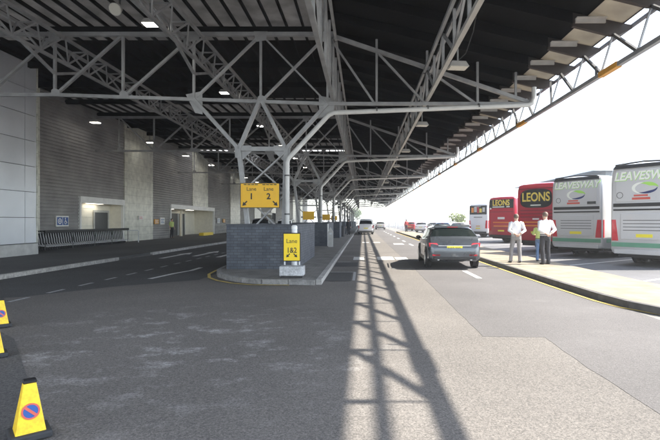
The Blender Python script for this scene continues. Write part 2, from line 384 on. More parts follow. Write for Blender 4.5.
def slab(name, pts, z0, z1, m):
    mb = MB(); mb.prism([(x, y, z0) for x, y in pts], (0, 0, z1 - z0)); return struct(mb.build(name, m))
def kerb_run(name, pts, z0, z1, m, w=.14):
    """kerb stones following a line, with joints"""
    mb = MB()
    for (x0, y0), (x1, y1) in zip(pts, pts[1:]):
        L = math.hypot(x1-x0, y1-y0); n = max(1, round(L / .9)) if L < 40 else 40
        for k in range(n):
            a, b = k/n, (k+1)/n - min(.016/L, .02)
            mb.beam((x0+(x1-x0)*a, y0+(y1-y0)*a, (z0+z1)/2), (x0+(x1-x0)*b, y0+(y1-y0)*b, (z0+z1)/2), w, z1-z0)
    return struct(mb.build(name, m))
# median island with a rounded nose
isl = [(-1.22,12.45),(-2.6,12.62),(-3.2,12.95),(-3.75,13.5),(-4.2,14.2),(-4.5,15.1),(-4.62,16.2),(-4.65,18)]
slab('median_pavement', isl + [(-4.65,152),(-1.22,152)], -.03, .115, M['paving_grey'])
kerb_run('median_kerb', [(-1.15,150),(-1.15,12.38)], -.03, .125, M['kerb'])
kerb_run('median_nose_kerb', [(-1.24,12.38)] + [(x-.05, y-.06) for x, y in isl[1:]] + [(-4.70,60)], -.03, .121, M['kerb_nose'], .13)
def line(name, pts, z, w, m):
    """painted line as one continuous strip"""
    P = [V((x, y, 0)) for x, y in pts]; l = []; r = []
    for i, p in enumerate(P):
        t = (P[min(i+1, len(P)-1)] - P[max(i-1, 0)]).normalized(); n = V((-t.y, t.x, 0)) * w/2
        l.append(p + n); r.append(p - n)
    mb = MB(); vs = [(p.x, p.y, z) for p in l + r]; k = len(P)
    mb.add(vs, [(i, k+i, k+i+1, i+1) for i in range(k-1)])
    return struct(mb.build(name, m))
line('yellow_line', [(-1.9,12.28)] + [(x-.28, y-.3) for x, y in isl[1:]] + [(-4.95,60)], .004, .09, M['line_yellow'])
line('yellow_line', [(5.55,8.05),(5.2,8.45),(4.92,9.1),(4.8,9.9),(4.76,12),(4.74,20),(4.7,70)], .004, .09, M['line_yellow'])
# sand paved island by the coaches
pv = [(5.02,70),(5.02,12),(5.05,10),(5.14,9.1),(5.36,8.4),(5.75,7.85),(6.3,7.55),(7.12,7.4)]
slab('coach_pavement', pv + [(7.12,70)], -.03, .125, M['paving_sand'])
kerb_run('coach_kerb', [(x-.06, y-(.06 if x > 5.05 else 0)) for x, y in pv[:-1]] + [(7.12,7.33)], -.03, .13, M['kerb_dark'], .12)  # dark tone puts the kerb face's shade into its colour
# left pavement
slab('left_pavement', [(-10.36,9.0),(-10.36,155),(-20,155),(-20,9.0)], -.03, .115, M['foot_dark'])
kerb_run('left_kerb', [(-10.3,152),(-10.3,23.2)], -.03, .125, M['kerb'])
kerb_run('left_kerb', [(-10.3,20.0),(-10.3,9.0),(-15.2,9.0)], -.03, .125, M['kerb'])
kerb_run('dropped_kerb', [(-10.3,23.2),(-10.3,20.0)], -.03, .03, M['kerb_dark'])

# painted markings
def marks(name, rects, z, m):
    mb = MB()
    for x0, y0, x1, y1 in rects: mb.face([(x0,y0,z),(x1,y0,z),(x1,y1,z),(x0,y1,z)])
    return struct(mb.build(name, m))
marks('lane_dashes', [(-7.27, 9.7+1.22*k, -7.17, 10.3+1.22*k) for k in range(13)], .002, M['line_worn'])
line('lane_line', [(-6.08,13.6),(-5.93,15.0),(-5.72,15.9),(-5.74,16.9)], .002, .16, M['line_white'])
for i, (x, y) in enumerate(((-8.9,21.0),(-7.9,22.3),(-6.6,21.7),(-5.5,22.2))):
    mb = MB()
    z = .002
    mb.face([(x-.12,y,z),(x+.12,y,z),(x+.12,y+2.6,z),(x-.12,y+2.6,z)])
    mb.face([(x-.32,y+2.604,z),(x+.32,y+2.604,z),(x,y+3.9,z)])
    struct(mb.build('lane_arrow', M['line_white']))
    marks('lane_arrow', [(x-.09, y+14, x+.09, y+17)], .002, M['line_white'])
marks('centre_dashes', [(3.27, 13.7, 3.43, 15.8)] + [(3.27, 20+6*k, 3.43, 22.4+6*k) for k in range(10)], .002, M['line_white'])
marks('bay_mark', [(-.42, 20.2, .05, 21.9), (.62, 20.2, 1.35, 21.9), (-.05, 36, .45, 37.2), (.75,36,1.3,37.2), (1.42,20.3,1.95,21.7), (2.2,33.4,2.9,35)], .003, M['line_white'])
marks('bay_mark', [(-1.05, 15.35, -.25, 15.45), (-.30, 13.2, -.22, 15.35), (-1.02, 19.1, -.5, 19.2), (-1.02, 22.3, -.4, 22.4), (1.0,16.4,1.8,16.5)], .003, M['line_worn'])
marks('road_patch', [(-1.06,13.1,-.34,15.3),(-1.05,17.3,-.2,19.0)], .0, M['patch'])
hd = V((math.sin(R(55)), math.cos(R(55)), 0)); hn = V((math.cos(R(55)), -math.sin(R(55)), 0))
mb = MB()
for k in range(-3, 12):
    a = V((7.5, 17.6 + 4.7*k, 0)); n = hn*.06
    mb.face([(a.x-n.x, a.y-n.y, .002), (a.x+n.x, a.y+n.y, .002), (a.x+n.x+hd.x*13, a.y+n.y+hd.y*13, .002), (a.x-n.x+hd.x*13, a.y-n.y+hd.y*13, .002)])
struct(mb.build('bay_lines', M['line_white']))

# ------------------------------------------------------------------ canopy
S = 14.0; D1 = 17.5
COLS = [D1 + S*k for k in range(0, 10)]
XC = -3.7
def deck_z(x): return 9.0 if x < -1.3 else 9.0 - (x + 1.3) * .2249
ZB = lambda x: 5.95 if x > -1.3 else (5.95 + (-1.3 - x) * .033 if x > -11.3 else 6.28)
ZT = lambda x: 8.5 if x <= -1.3 else 8.5 - (x + 1.3) * .338

roof = thing('canopy_roof', 'long dark corrugated canopy roof with pale sunlit overhang along its open edge', 'roof', (XC, D1, 9.0))
ro = (XC, D1, 9.0)
Y0, Y1 = 1.2, 152.0
strips = [(d - 3.0, d + 1.9) for d in [3.5] + COLS if d + 1.9 < Y1]
mb = MB(ro); y = Y0
for a, b in strips:
    a = max(a, Y0)
    if a > y:
        for (p, q) in ([(y, a)] if not (y < 47.5 < a) else [(50.3, a)]): mb.box((-18.3, p, 9.0), (-1.3, q, 9.06))
    y = b
mb.box((-18.3, y, 9.0), (-1.3, Y1, 9.06))
mb.prism([(-1.3, Y0, 9.0), (6.2, Y0, deck_z(6.2)), (6.2, Y0, deck_z(6.2)+.06), (-1.3, Y0, 9.06)], (0, Y1-Y0, 0))
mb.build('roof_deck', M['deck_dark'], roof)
for a, b in strips:
    a = max(a, Y0); mb = MB(ro)
    if a < 48 < b:  # the open slot beside the third frame
        b2 = 47.35; mb.box((-18.3, a, 9.005), (-1.3, b2, 9.05))
    else: mb.box((-18.3, a, 9.005), (-1.3, b, 9.05))
    mb.build('rooflight', M['rooflight'], roof)
mb = MB(ro); mb.box((-18.3, 47.36, 9.005), (-1.3, 50.29, 9.03)); mb.build('clear_rooflight', M['clear_sheet'], roof)
mb = MB(ro)
for k in range(28):
    x = -18.1 + .61*k; mb.box((x-.035, Y0, 8.88), (x+.035, Y1, 8.997))
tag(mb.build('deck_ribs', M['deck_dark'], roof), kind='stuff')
mb = MB(ro)
y = Y0 + .4
ys = sorted([d + o for d in [3.5] + COLS for o in (-3.1, .3, 4.2, 7.4) if d + o > Y0 and abs(d + o - 49.7) > .1])
for y in ys: mb.box((-18.2, y-.09, 8.62), (-1.3, y+.09, 8.878))
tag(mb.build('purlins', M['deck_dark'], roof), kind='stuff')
RAF = [D1 - .875 - 1.75*16 + 1.75*k for k in range(92)]
RAF = [y for y in RAF if Y0 < y < Y1]
raf0 = None
def rafter_mesh(o):
    mb = MB(o)
    mb.prism([(-1.3, o[1]-.05, 8.99), (6.0, o[1]-.05, deck_z(6.0)-.01), (6.0, o[1]-.05, deck_z(6.0)-.34), (-1.3, o[1]-.05, 8.72)], (0, .10, 0))
    return mb
def bracket_mesh(o):
    mb = MB(o)
    mb.prism([(5.75, o[1]-.06, 7.36), (7.38, o[1]-.06, 7.02), (7.38, o[1]-.06, 6.93), (7.0, o[1]-.06, 6.74), (6.8, o[1]-.06, 6.74), (5.75, o[1]-.06, 7.0)], (0, .12, 0))
    return mb
def plate_mesh(o):
    mb = MB(o)
    mb.box((5.8, o[1]-.13, 7.06), (6.62, o[1]-.07, 7.17)); mb.box((5.8, o[1]-.22, 7.17), (6.62, o[1]-.07, 7.19))
    return mb
for y in RAF:
    if raf0 is None:
        o = (5.9, y, 7.2)
        raf0 = rafter_mesh(o).build('rafter', M['deck_dark'], roof)
        b = bracket_mesh(o).build('bracket', M['brown'], raf0); p = plate_mesh(o).build('end_plate', M['end_plate'], raf0)
        raf0.location = V(o) - V(ro); first = raf0
        sp = MB(o)
        sp.prism([(6.2, o[1]+.003, deck_z(6.2)+.0), (7.15, o[1]+.003, deck_z(7.15)), (7.15, o[1]+.003, deck_z(7.15)+.03), (6.2, o[1]+.003, deck_z(6.2)+.03)], (0, 1.744, 0))
        sof0 = sp.build('soffit_panel', M['soffit'], roof); sof0.location = V(o) - V(ro)
    else:
        c = copy_tree(first, roof); c.location = V((5.9, y, 7.2)) - V(ro)
        c = sof0.copy(); C.objects.link(c); c.parent = roof; c.location = V((5.9, y, 7.2)) - V(ro)
mb = MB(ro); mb.box((7.381, Y0, 6.99), (7.46, Y1, 7.07)); mb.build('edge_rail', M['steel_dark'], roof)
mb = MB(ro); mb.box((7.152, Y0, deck_z(7.15)-.02), (7.18, Y1, deck_z(7.15)+.06)); mb.build('edge_trim', M['brown'], roof)

# --- lattice columns
def make_column():
    o = (XC, D1, .115)
    c = thing('lattice_column', '', 'column', o, 0, 'lattice columns down the median')
    L0, L1 = V((-4.07, D1, .115)), V((-4.55, D1, 4.29)); R0, R1 = V((-2.94, D1, .115)), V((-2.82, D1, 4.29))
    for p, q in ((L0, L1), (R0, R1)):
        mb = MB(o); mb.beam(p, q, .15, .19, (0, 1, 0)); leg = mb.build('leg', M['steel'], c)
        mb = MB(o); mb.box((p.x-.2, p.y-.2, .116), (p.x+.2, p.y+.2, .15)); mb.build('base_plate', M['steel'], leg)
    mb = MB(o); mb.beam(L1, R1, .14, .16); mb.build('cross_beam', M['steel'], c)
    lerp = lambda a, b, z: a + (b - a) * ((z - a.z) / (b.z - a.z))
    for z0, z1 in ((2.75, 4.18), (1.2, 2.6)):
        for s, (a0, a1, b0, b1) in enumerate(((L0, L1, R0, R1), (R0, R1, L0, L1))):
            mb = MB(o); dy = V((0, -.05 + .1*s, 0)); mb.beam(lerp(a0, a1, z0)+dy, lerp(b0, b1, z1)+dy, .05, .11, (0, 1, 0)); mb.build('cross_brace', M['steel'], c)
    for z in (2.68,):
        mb = MB(o); mb.beam(lerp(L0, L1, z), lerp(R0, R1, z), .08, .1); mb.build('tie', M['steel'], c)
    for a, x in ((L1, -6.2), (L1, -3.8), (R1, -3.7), (R1, -1.3)):
        mb = MB(o); mb.beam(a, (x, D1, ZB(x)), .13, .17, (0, 1, 0)); mb.build('branch', M['steel'], c)
    for a, s in ((L1, 1), (R1, -1)):
        mb = MB(o); mb.prism([(a.x-.16*s, D1-.02, a.z+.13), (a.x+.45*s, D1-.02, a.z+.13), (a.x+.5*s, D1-.02, a.z-.05), (a.x+.12*s, D1-.02, a.z-.42), (a.x-.14*s, D1-.02, a.z-.3)], (0, .04, 0)); mb.build('gusset', M['steel'], c)
    return c
def make_pipe():
    o = (-2.75, D1-.2, .115); p = thing('rainwater_pipe', '', 'pipe', o, 0, 'rainwater pipes beside the columns')
    y = D1 - .2
    mb = MB(o); mb.chain([(-2.75, y, .115), (-2.75, y, 3.78), (-2.7, y, 3.93), (-1.25, y, 5.49), (-1.05, y, 5.58), (6.0, y, 5.86), (6.12, y, 5.92), (6.2, y, 6.1), (6.2, y, 6.5)], .085, 12); mb.build('pipe_run', M['pipe'], p, smooth=40)
    for q in ((-2.75, y, 1.9), (-2.75, y, 3.3)):
        mb = MB(o); mb.disc(q, .1, 'z', .05, 16); mb.build('clamp', M['steel_dark'], p)
    for x in (.5, 2.35, 4.2):
        mb = MB(o); mb.disc((x, y, 5.64+(x+.5)*.039), .1, 'x', .05, 16); mb.build('clamp', M['steel_dark'], p)
    return p
def wd(n): return f'{ORD[n]} along the median' if n < len(ORD) else ''
col0 = make_column(); pipe0 = make_pipe()
WHO = ['nearest grey lattice column, rising from brick planter behind the large Lane 1 and Lane 2 sign',
       'grey lattice column rising behind the second brick planter, carrying a small yellow board']
for k, d in enumerate(COLS):
    lab = WHO[k] if k < 2 else f'grey steel lattice column with forked top, {ORD[k]} from the near end of the median'
    if k == 0: col0['label'] = lab
    else: dup(col0, (XC, d, .115), label=lab)
    lab = 'large white rainwater pipe bending up beside the nearest column by the Lane 1 sign' if k == 0 else f'white cranked rainwater pipe beside the {ORD[k]} column of the row, partly behind nearer pipes'
    if k == 0: pipe0['label'] = lab
    else: dup(pipe0, (-2.75, d-.2, .115), label=lab)

# --- transverse roof trusses
NL = [-17.9, -16.1, -13.8, -11.3, -8.8, -6.2, -3.75, -1.3]; NR = [.5, 2.35, 4.2, 6.1]
def make_truss():
    o = (XC, D1, 5.95); t = thing('roof_truss', '', 'roof truss', o, 0, 'roof trusses across the canopy')
    def mem(name, p, q, w, h, m='steel'):
        mb = MB(o); mb.beam(p, q, w*.8, h*.78, (0, 1, 0)); return mb.build(name, M[m], t)
    P = lambda x, z, dy=0: (x, D1+dy, z)
    mb = MB(o)
    for a, b in zip(NL, NL[1:]): mb.beam(P(a, ZB(a)), P(b, ZB(b)), .12, .095, (0, 1, 0))
    mb.beam(P(-1.3, 5.95), P(6.1, 5.95), .12, .10, (0, 1, 0)); mb.build('bottom_chord', M['steel'], t)
    mb = MB(o); mb.beam(P(-17.9, 8.5), P(-1.3, 8.5), .14, .14, (0, 1, 0)); mb.beam(P(-1.3, 8.5), P(6.1, ZT(6.1)), .13, .14, (0, 1, 0)); mb.build('top_chord', M['steel'], t)
    for x in NL + NR[:-1]: mem('vertical', P(x, ZB(x)), P(x, ZT(x)), .1, .13)
    for i in range(3, 7): mem('diagonal', P(NL[i], ZB(NL[i]), .03), P(NL[i+1], 8.5, .03), .1, .15)
    mem('diagonal', P(-3.75, 8.5, -.06), P(-1.3, 5.95, -.06), .07, .1)
    mem('diagonal', P(-11.3, 8.5, .03), P(-13.8, 6.28, .03), .1, .15); mem('diagonal', P(-13.8, 6.28, .03), P(-16.1, 8.5, .03), .1, .14)
    up = [-1.3] + NR
    for i in range(3): mem('diagonal', P(up[i]+.08, ZT(up[i])-.1, .03), P(up[i+1]-.1, 6.0, .03), .09, .11)
    for x in NR[:3]: mem('stub', P(x, ZT(x)), P(x, deck_z(x)-.28), .1, .1)
    mem('stub', P(5.6, ZT(5.6)), P(5.6, deck_z(5.6)-.34), .1, .1)
    # gusset plates at the nodes
    for x in NL[1:]:
        mb = MB(o); z = ZB(x)
        if x in (-6.2, -1.3): mb.prism([P(x-.3, z+.18, -.02), P(x+.3, z+.3, -.02), P(x+.32, z-.55, -.02), P(x+.05, z-.5, -.02)], (0, .04, 0)) if x < -3 else mb.prism([P(x-.32, z+.3, -.02), P(x+.3, z+.18, -.02), P(x+.2, z-.45, -.02), P(x-.3, z-.5, -.02)], (0, .04, 0))
        else: mb.prism([P(x-.12, z-.06, -.06), P(x+.22, z-.06, -.06), P(x+.2, z+.16, -.06), P(x, z+.24, -.06), P(x-.1, z+.16, -.06)], (0, .02, 0))
        mb.build('gusset', M['steel'], t)
    for x in (-11.3, -6.2, -3.75, -1.3):
        mb = MB(o); mb.prism([P(x-.24, 8.58, -.08), P(x+.26, 8.58, -.08), P(x+.2, 8.26, -.08), P(x-.16, 8.2, -.08)], (0, .02, 0)); mb.build('gusset', M['steel'], t)
    # knee braces to the girders running down the hall
    for x in (-11.3, -6.2):
        for s in (-1, 1): mem('knee_brace', (x, D1, 7.05), (x, D1+s*1.75, 7.62), .1, .12)
    return t
tr0 = make_truss()
for k, d in enumerate([3.5] + COLS):
    lab = ('grey steel roof truss spanning overhead behind the camera position' if k == 0 else
           'nearest grey roof truss across the whole view, over the Lane 1 and Lane 2 sign' if k == 1 else
           f'grey roof truss crossing the canopy over the {ORD[k-1]} column of the median row')
    if k == 1: tr0['label'] = lab
    else: dup(tr0, (XC, d, 5.95), label=lab)

# --- girders running along the canopy, one piece per bay
def tri_girder(X):
    o = (X, 0, 8.45); g = thing('lattice_girder', '', 'girder', o)
    a, b = .08, S - .08; n = 10
    for s in (-1, 1):
        mb = MB(o); mb.beam((X+.36*s, a, 8.36), (X+.36*s, b, 8.36), .1, .1); mb.build('top_chord', M['steel'], g)
    mb = MB(o); mb.beam((X, a, 7.62), (X, b, 7.62), .1, .1); mb.build('bottom_chord', M['steel'], g)
    L = (b - a) / n
    for i in range(n):
        y0 = a + L*i
        for s in (-1, 1):
            mb = MB(o); mb.beam((X+.34*s, y0, 8.33), (X+.02*s, y0+L/2, 7.66), .05, .06); mb.beam((X+.02*s, y0+L/2, 7.66), (X+.34*s, y0+L, 8.33), .05, .06); mb.build('web_strut', M['steel'], g)
        mb = MB(o); mb.beam((X-.33, y0+.06, 8.37), (X+.33, y0+.06, 8.37), .05, .05); mb.build('batten', M['steel'], g)
    return g
def deep_girder(X, zb, zt, m='steel_light'):
    o = (X, 0, zb); g = thing('lattice_girder', '', 'girder', o)
    a, b = .08, S - .08; n = 8; L = (b - a) / n
    for s in (-1, 1):
        mb = MB(o); mb.beam((X+.11*s, a, zt), (X+.11*s, b, zt), .09, .1); mb.build('top_chord', M['steel'], g)
    mb = MB(o); mb.beam((X, a, zb), (X, b, zb), .12, .1); mb.build('bottom_chord', M[m], g)
    for i in range(n):
        y0 = a + L*i
        mb = MB(o); mb.beam((X, y0+.05, zb), (X, y0+.05, zt), .08, .08); mb.build('vertical', M['steel'], g)
        mb = MB(o)
        p, q = ((X, y0+.1, zb), (X, y0+L, zt)) if i % 2 else ((X, y0+.1, zt), (X, y0+L, zb))
        mb.beam(p, q, .06, .08); mb.build('web_strut', M['steel'], g)
    return g
rows = [('tri', -11.3, 'over the left traffic lane', 8.45), ('tri', -6.2, 'left of the column row', 8.45), ('deep', -1.1, 'just right of the column row', 6.08), ('deep', 2.35, 'near the open side', 6.08)]
for kind, X, where, zr in rows:
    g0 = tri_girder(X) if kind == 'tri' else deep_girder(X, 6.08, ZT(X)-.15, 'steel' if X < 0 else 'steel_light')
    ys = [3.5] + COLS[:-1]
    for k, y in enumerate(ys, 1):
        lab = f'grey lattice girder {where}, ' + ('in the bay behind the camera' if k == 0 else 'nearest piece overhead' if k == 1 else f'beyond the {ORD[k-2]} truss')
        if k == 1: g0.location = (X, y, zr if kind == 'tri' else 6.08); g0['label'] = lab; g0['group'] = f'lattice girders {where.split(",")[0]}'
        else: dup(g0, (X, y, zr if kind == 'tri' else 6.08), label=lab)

# --- edge girder along the open side, one piece per bay
def make_edge():
    o = (6.55, 0, 5.67); g = thing('edge_girder', '', 'girder', o, 0, 'edge girders along the open side')
    mb = MB(o); mb.beam((6.55, .0, 5.67), (6.55, S-.02, 5.67), .12, .11); mb.build('bottom_chord', M['steel'], g)
    for i in range(8):
        y = .875 + 1.75*i
        mb = MB(o); mb.beam((6.55, y, 5.7), (6.88, y, 6.79), .045, .045); mb.build('vertical', M['steel'], g)
        mb = MB(o); mb.beam((6.56, y, 5.7), (6.88, min(y+1.75, S), 6.79), .07, .08); mb.build('diagonal', M['steel_dark'], g)
    for y in (1.7, 8.7):
        mb = MB(o); mb.box((6.475, y, 5.60), (6.625, y+.95, 5.74)); mb.build('orange_sleeve', M['orange'], g)
        mb = MB(o); mb.beam((6.55, y+1.2, 5.74), (6.55, y+1.2, 6.0), .05, .05); mb.build('stub', M['steel_dark'], g)
    return g
ed0 = make_edge()
for k, y in enumerate([3.5] + COLS[:-1], 1):
    lab = 'edge girder with orange sleeves, ' + ('in the bay behind the camera' if k == 0 else 'nearest piece, at the top right against the sky' if k == 1 else f'from the {ORD[k-2]} to the {ORD[k-1]} roof truss')
    if k == 1: ed0.location = (6.55, y, 5.67); ed0['label'] = lab
    else: dup(ed0, (6.55, y, 5.67), label=lab)

# --- lamps under the roof
def make_lamp(on):
    t = thing('flood_light', '', 'lamp', (0, 0, 0))
    mb = MB(); mb.prism([(-.28, -.2, 0), (.28, -.2, 0), (.2, -.14, .16), (-.2, -.14, .16)], (0, .4, 0)); mb.build('housing', M['end_plate'], t)
    mb = MB(); mb.box((-.25, -.17, -.02), (.25, .17, -.003)); mb.build('lens', M['lamp_on' if on else 'lamp_off'], t)
    mb = MB(); mb.tube((0, 0, .1), (0, 0, .55), .025, 8); mb.build('hanger', M['steel'], t)
    return t
lon = make_lamp(True); lof = make_lamp(False)
usedl = {True: False, False: False}
def lamp(on, loc, label, group, rz=0):
    src = lon if on else lof
    if not usedl[on]: usedl[on] = True; o = src; o.location = loc; o['label'] = label; o.rotation_euler = (0, 0, rz)
    else: o = dup(src, loc, rz, label)
    o['group'] = group
for k in range(8):
    y = 15.7 + 8.4*k
    lamp(True, (-6.95, y, 8.12), 'lit flood light hanging high at upper left, nearest of its row' if k == 0 else f'small lit flood light, {ORD[k]} of the row beside the girder left of the columns', 'lit flood lights left of the columns')
for k in range(10):
    y = 29.4 + 7.5*k
    lamp(True, (-16.5, y, 7.72), 'lit flood light over the dark cladding left of the first pale panel' if k == 0 else f'lit flood light under the roof by the left facade, {ORD[k]} along the wall', 'lit flood lights along the facade')
for k in range(8):
    y = 13.7 + 8.3*k
    lamp(False, (2.72, y, 6.05), 'cream unlit flood light under the right girder, largest and nearest' if k == 0 else f'cream unlit flood light, {ORD[k]} along the girder near the open side', 'unlit flood lights near the open side', .1)
fl = thing('spot_light', 'round grey spot light on a bracket at the top left under the roof', 'lamp', (-7.9, 15.4, 8.5))
mb = MB(); mb.chain([(0, .12, .1), (0, -.02, .02), (0, -.2, -.1)], [.06, .15, .2], 14); mb.build('housing', M['steel_light'], fl, smooth=40)
mb = MB(); mb.chain([(0, -.19, -.095), (0, -.215, -.11)], [.18, .18], 14); mb.build('lens', M['lamp_off'], fl)
mb = MB(); mb.beam((0, .1, .1), (0, .1, .45), .05, .05); mb.build('bracket', M['steel_dark'], fl)
mb = MB((2.62, 11, 7)); mb.chain([(2.62, 10.4, 7.6), (2.74, 11.2, 7.0), (2.82, 12.2, 6.5), (2.8, 13.0, 6.22), (2.74, 13.6, 6.25)], .014, 6)
o = mb.build('power_cable', M['black']); o.location = (2.62, 11, 7); tag(o, 'thin black cable drooping to the nearest cream flood light', 'cable')

# ------------------------------------------------------------------ terminal facade
fac = thing('terminal_building', 'long terminal facade of dark ribbed cladding with pale flat panels and recessed doorways', 'building', (-17.7, 60, 0))
fo = (-17.7, 60, 0)
XF = -17.7; ZTOP = 9.0
openings = [(29.8, 35.0), (43.8, 56.3), (84, 92)]; ZO = 2.9
panels = [(25.3, 26.0), (35.25, 40.0), (49.4, 54.2), (63.4, 68.4), (77.5, 82.4), (91.6, 96.4), (105.7, 110.5), (119.8, 124.6), (133.9, 138.7)]
def clad(mb, y0, y1, z0, z1):
    """sheeting pressed into horizontal ribs"""
    p = .2; z = .115; prof = []
    while z < z1 - 1e-3:
        for dz, dx in ((0, 0), (.08, 0), (.11, .045), (.17, .045)):
            if z0 - .1 < z + dz < z1: prof.append((XF + dx, z + dz))
        z += p
    prof.append((XF, z1))
    n = len(prof)
    mb.add([(x, y0, z) for x, z in prof] + [(x, y1, z) for x, z in prof], [(i, i+1, n+i+1, n+i) for i in range(n-1)])
edges = sorted(panels)
y = 22.0; spans = []
for a, b in edges: spans.append((y, a)); y = b
spans.append((y, 152))
for a, b in spans:
    mb = MB(fo); cuts = [(max(a, p), min(b, q)) for p, q in openings if p < b and q > a]
    yy = a
    for p, q in cuts:
        if p > yy: clad(mb, yy, p, .115, ZTOP)
        clad(mb, p, q, ZO+.3, ZTOP); yy = q
    if yy < b: clad(mb, yy, b, .115, ZTOP)
    mb.build('ribbed_cladding', M['louvre'], fac, fix=False)
for a, b in panels:
    z0 = .115
    for p, q in openings:
        if p < b and q > a and (p < a + .3): z0 = ZO + .32
    mb = MB(fo); mb.box((XF-.1, a, z0), (XF+.09, b, ZTOP)); mb.build('pale_panel', M['pale_panel'], fac)
mb = MB(fo); mb.box((XF-4, 21.5, 3.25), (XF-.13, 152, 10.2)); yy = 21.5
for p, q in openings:
    mb.box((XF-4, yy, -.02), (XF-.13, p-.13, 3.249)); mb.box((XF-4, p-.13, -.02), (XF-2.4, q+.13, 3.249)); yy = q+.13
mb.box((XF-4, yy, -.02), (XF-.13, 152, 3.249)); mb.box((XF-.13, 22, ZTOP+.002), (XF+.1, 152, 10.2)); mb.build('core_wall', M['backing'], fac)
for i, (a, b) in enumerate(openings):
    dp = .85 if i == 0 else 2.2
    e = thing('entrance', None, None, (0, 0, 0)); 
    mb = MB(fo); xb = XF - dp
    mb.box((xb-.1, a, .1), (xb, b, ZO)); mb.box((xb, a-.12, .1), (XF-.01, a-.002, ZO)); mb.box((xb, b+.002, .1), (XF-.01, b+.12, ZO)); mb.box((xb, a, ZO-.02), (XF-.01, b, ZO+.1))
    rec = mb.build('entrance', M['cream'], fac)
    mb = MB(fo); mb.box((XF-.05, a-.15, ZO-.1), (XF+.16, b+.15, ZO+.30)); mb.box((XF-.05, a-.15, .115), (XF+.12, a, ZO-.1)); mb.box((XF-.05, b, .115), (XF+.12, b+.15, ZO-.1)); mb.build('frame', M['white'], rec)
    bpy.data.objects.remove(e)
    if i == 0:
        mb = MB(fo); mb.box((xb+.004, a+3.05, .115), (xb+.05, a+4.75, 2.25)); mb.build('door', M['door_grey'], rec)
        mb = MB(fo); mb.box((xb+.055, a+2.9, .115), (xb+.09, a+3.05, 2.4)); mb.box((xb+.055, a+4.75, .115), (xb+.09, a+4.9, 2.4)); mb.box((xb+.055, a+3.05, 2.25), (xb+.09, a+4.75, 2.4)); mb.build('door_frame', M['plinth'], rec)
        mb = MB(fo)
        for zz in (.7, 1.3, 1.9, 2.5): mb.box((xb+.002, a+.02, zz), (xb+.012, a+2.85, zz+.03))
        mb.build('wall_joints', M['pale_panel'], rec)
    else:
        mb = MB(fo); mb.box((xb+.004, a+5.4, .115), (xb+.05, a+9.2, 2.45)); mb.build('door', M['interior'], rec)
        mb = MB(fo)
        for yy in (a+5.3, a+7.25, a+9.2): mb.box((xb+.055, yy, .115), (xb+.12, yy+.1, 2.5))
        mb.build('door_frame', M['galv'], rec)
        mb = MB(fo); mb.box((xb+.004, a+1.0, .115), (xb+.05, a+3.4, 2.3)); mb.build('door', M['door_grey'], rec)
        mb = MB(fo); mb.box((XF-.9, a+4.6, .115), (XF-.7, a+4.8, ZO-.03)); mb.build('pier', M['cream'], rec)
for k, (x, y, lab) in enumerate(((XF-.5, 32.4, 'added ceiling light for the glow of the first doorway recess'), (XF-1.2, 46.5, 'added ceiling light for the glow of the wide doorway, nearer one'), (XF-1.2, 52.0, 'added ceiling light for the glow of the wide doorway, farther one'))):
    o = (x, y, 2.8); t = thing('added_doorway_light', lab, 'lamp', o, 0, 'added doorway ceiling lights')  # fittings added to give the doorways their pale glow
    mb = MB(o); mb.box((x-.2, y-.8, 2.83), (x+.2, y+.8, 2.878)); mb.build('housing', M['white'], t)
    mb = MB(o); mb.box((x-.18, y-.78, 2.815), (x+.18, y+.78, 2.828)); mb.build('diffuser', M['added_door_glow'], t)
# block standing forward at the left, metal cassettes
blk = thing('metal_clad_block', 'pale grey metal panel block standing forward at the left edge with a light plinth', 'building', (-16.5, 15, 0))
bo = (-16.5, 15, 0)
mb = MB(bo); mb.box((-18.2, -14, -.02), (-15.26, 22.17, 8.85)); mb.build('core', M['backing'], blk)
mb = MB(bo); mb.box((-18.1, -14, -.02), (-15.13, 22.25, .62)); mb.build('plinth', M['plinth'], blk, bevel=(.02, 1))
mb = MB(bo); random.seed(3)
yy = [22.2, 21.45] + [21.45 - 3.1*k for k in range(1, 12)]
for z0, z1 in [(.64 + 1.17*k, .64 + 1.17*(k+1)) for k in range(7)]:
    for a, b in zip(yy, yy[1:]):
        t = random.uniform(-.012, .012); mb.add([], [])
        n = len(mb.v); mb.box((-15.27, b+.012, z0+.012), (-15.2, a-.012, z1-.012))
        mb.v[n+1].x += t; mb.v[n+5].x -= t*.6; mb.v[n+2].x -= t; mb.v[n+6].x += t*.7
mb.build('cassette_panels', M['cassette'], blk)
mb = MB(bo); mb.box((-15.25, 22.21, .64), (-15.17, 22.27, 8.85)); mb.build('corner_trim', M['pale_panel'], blk)

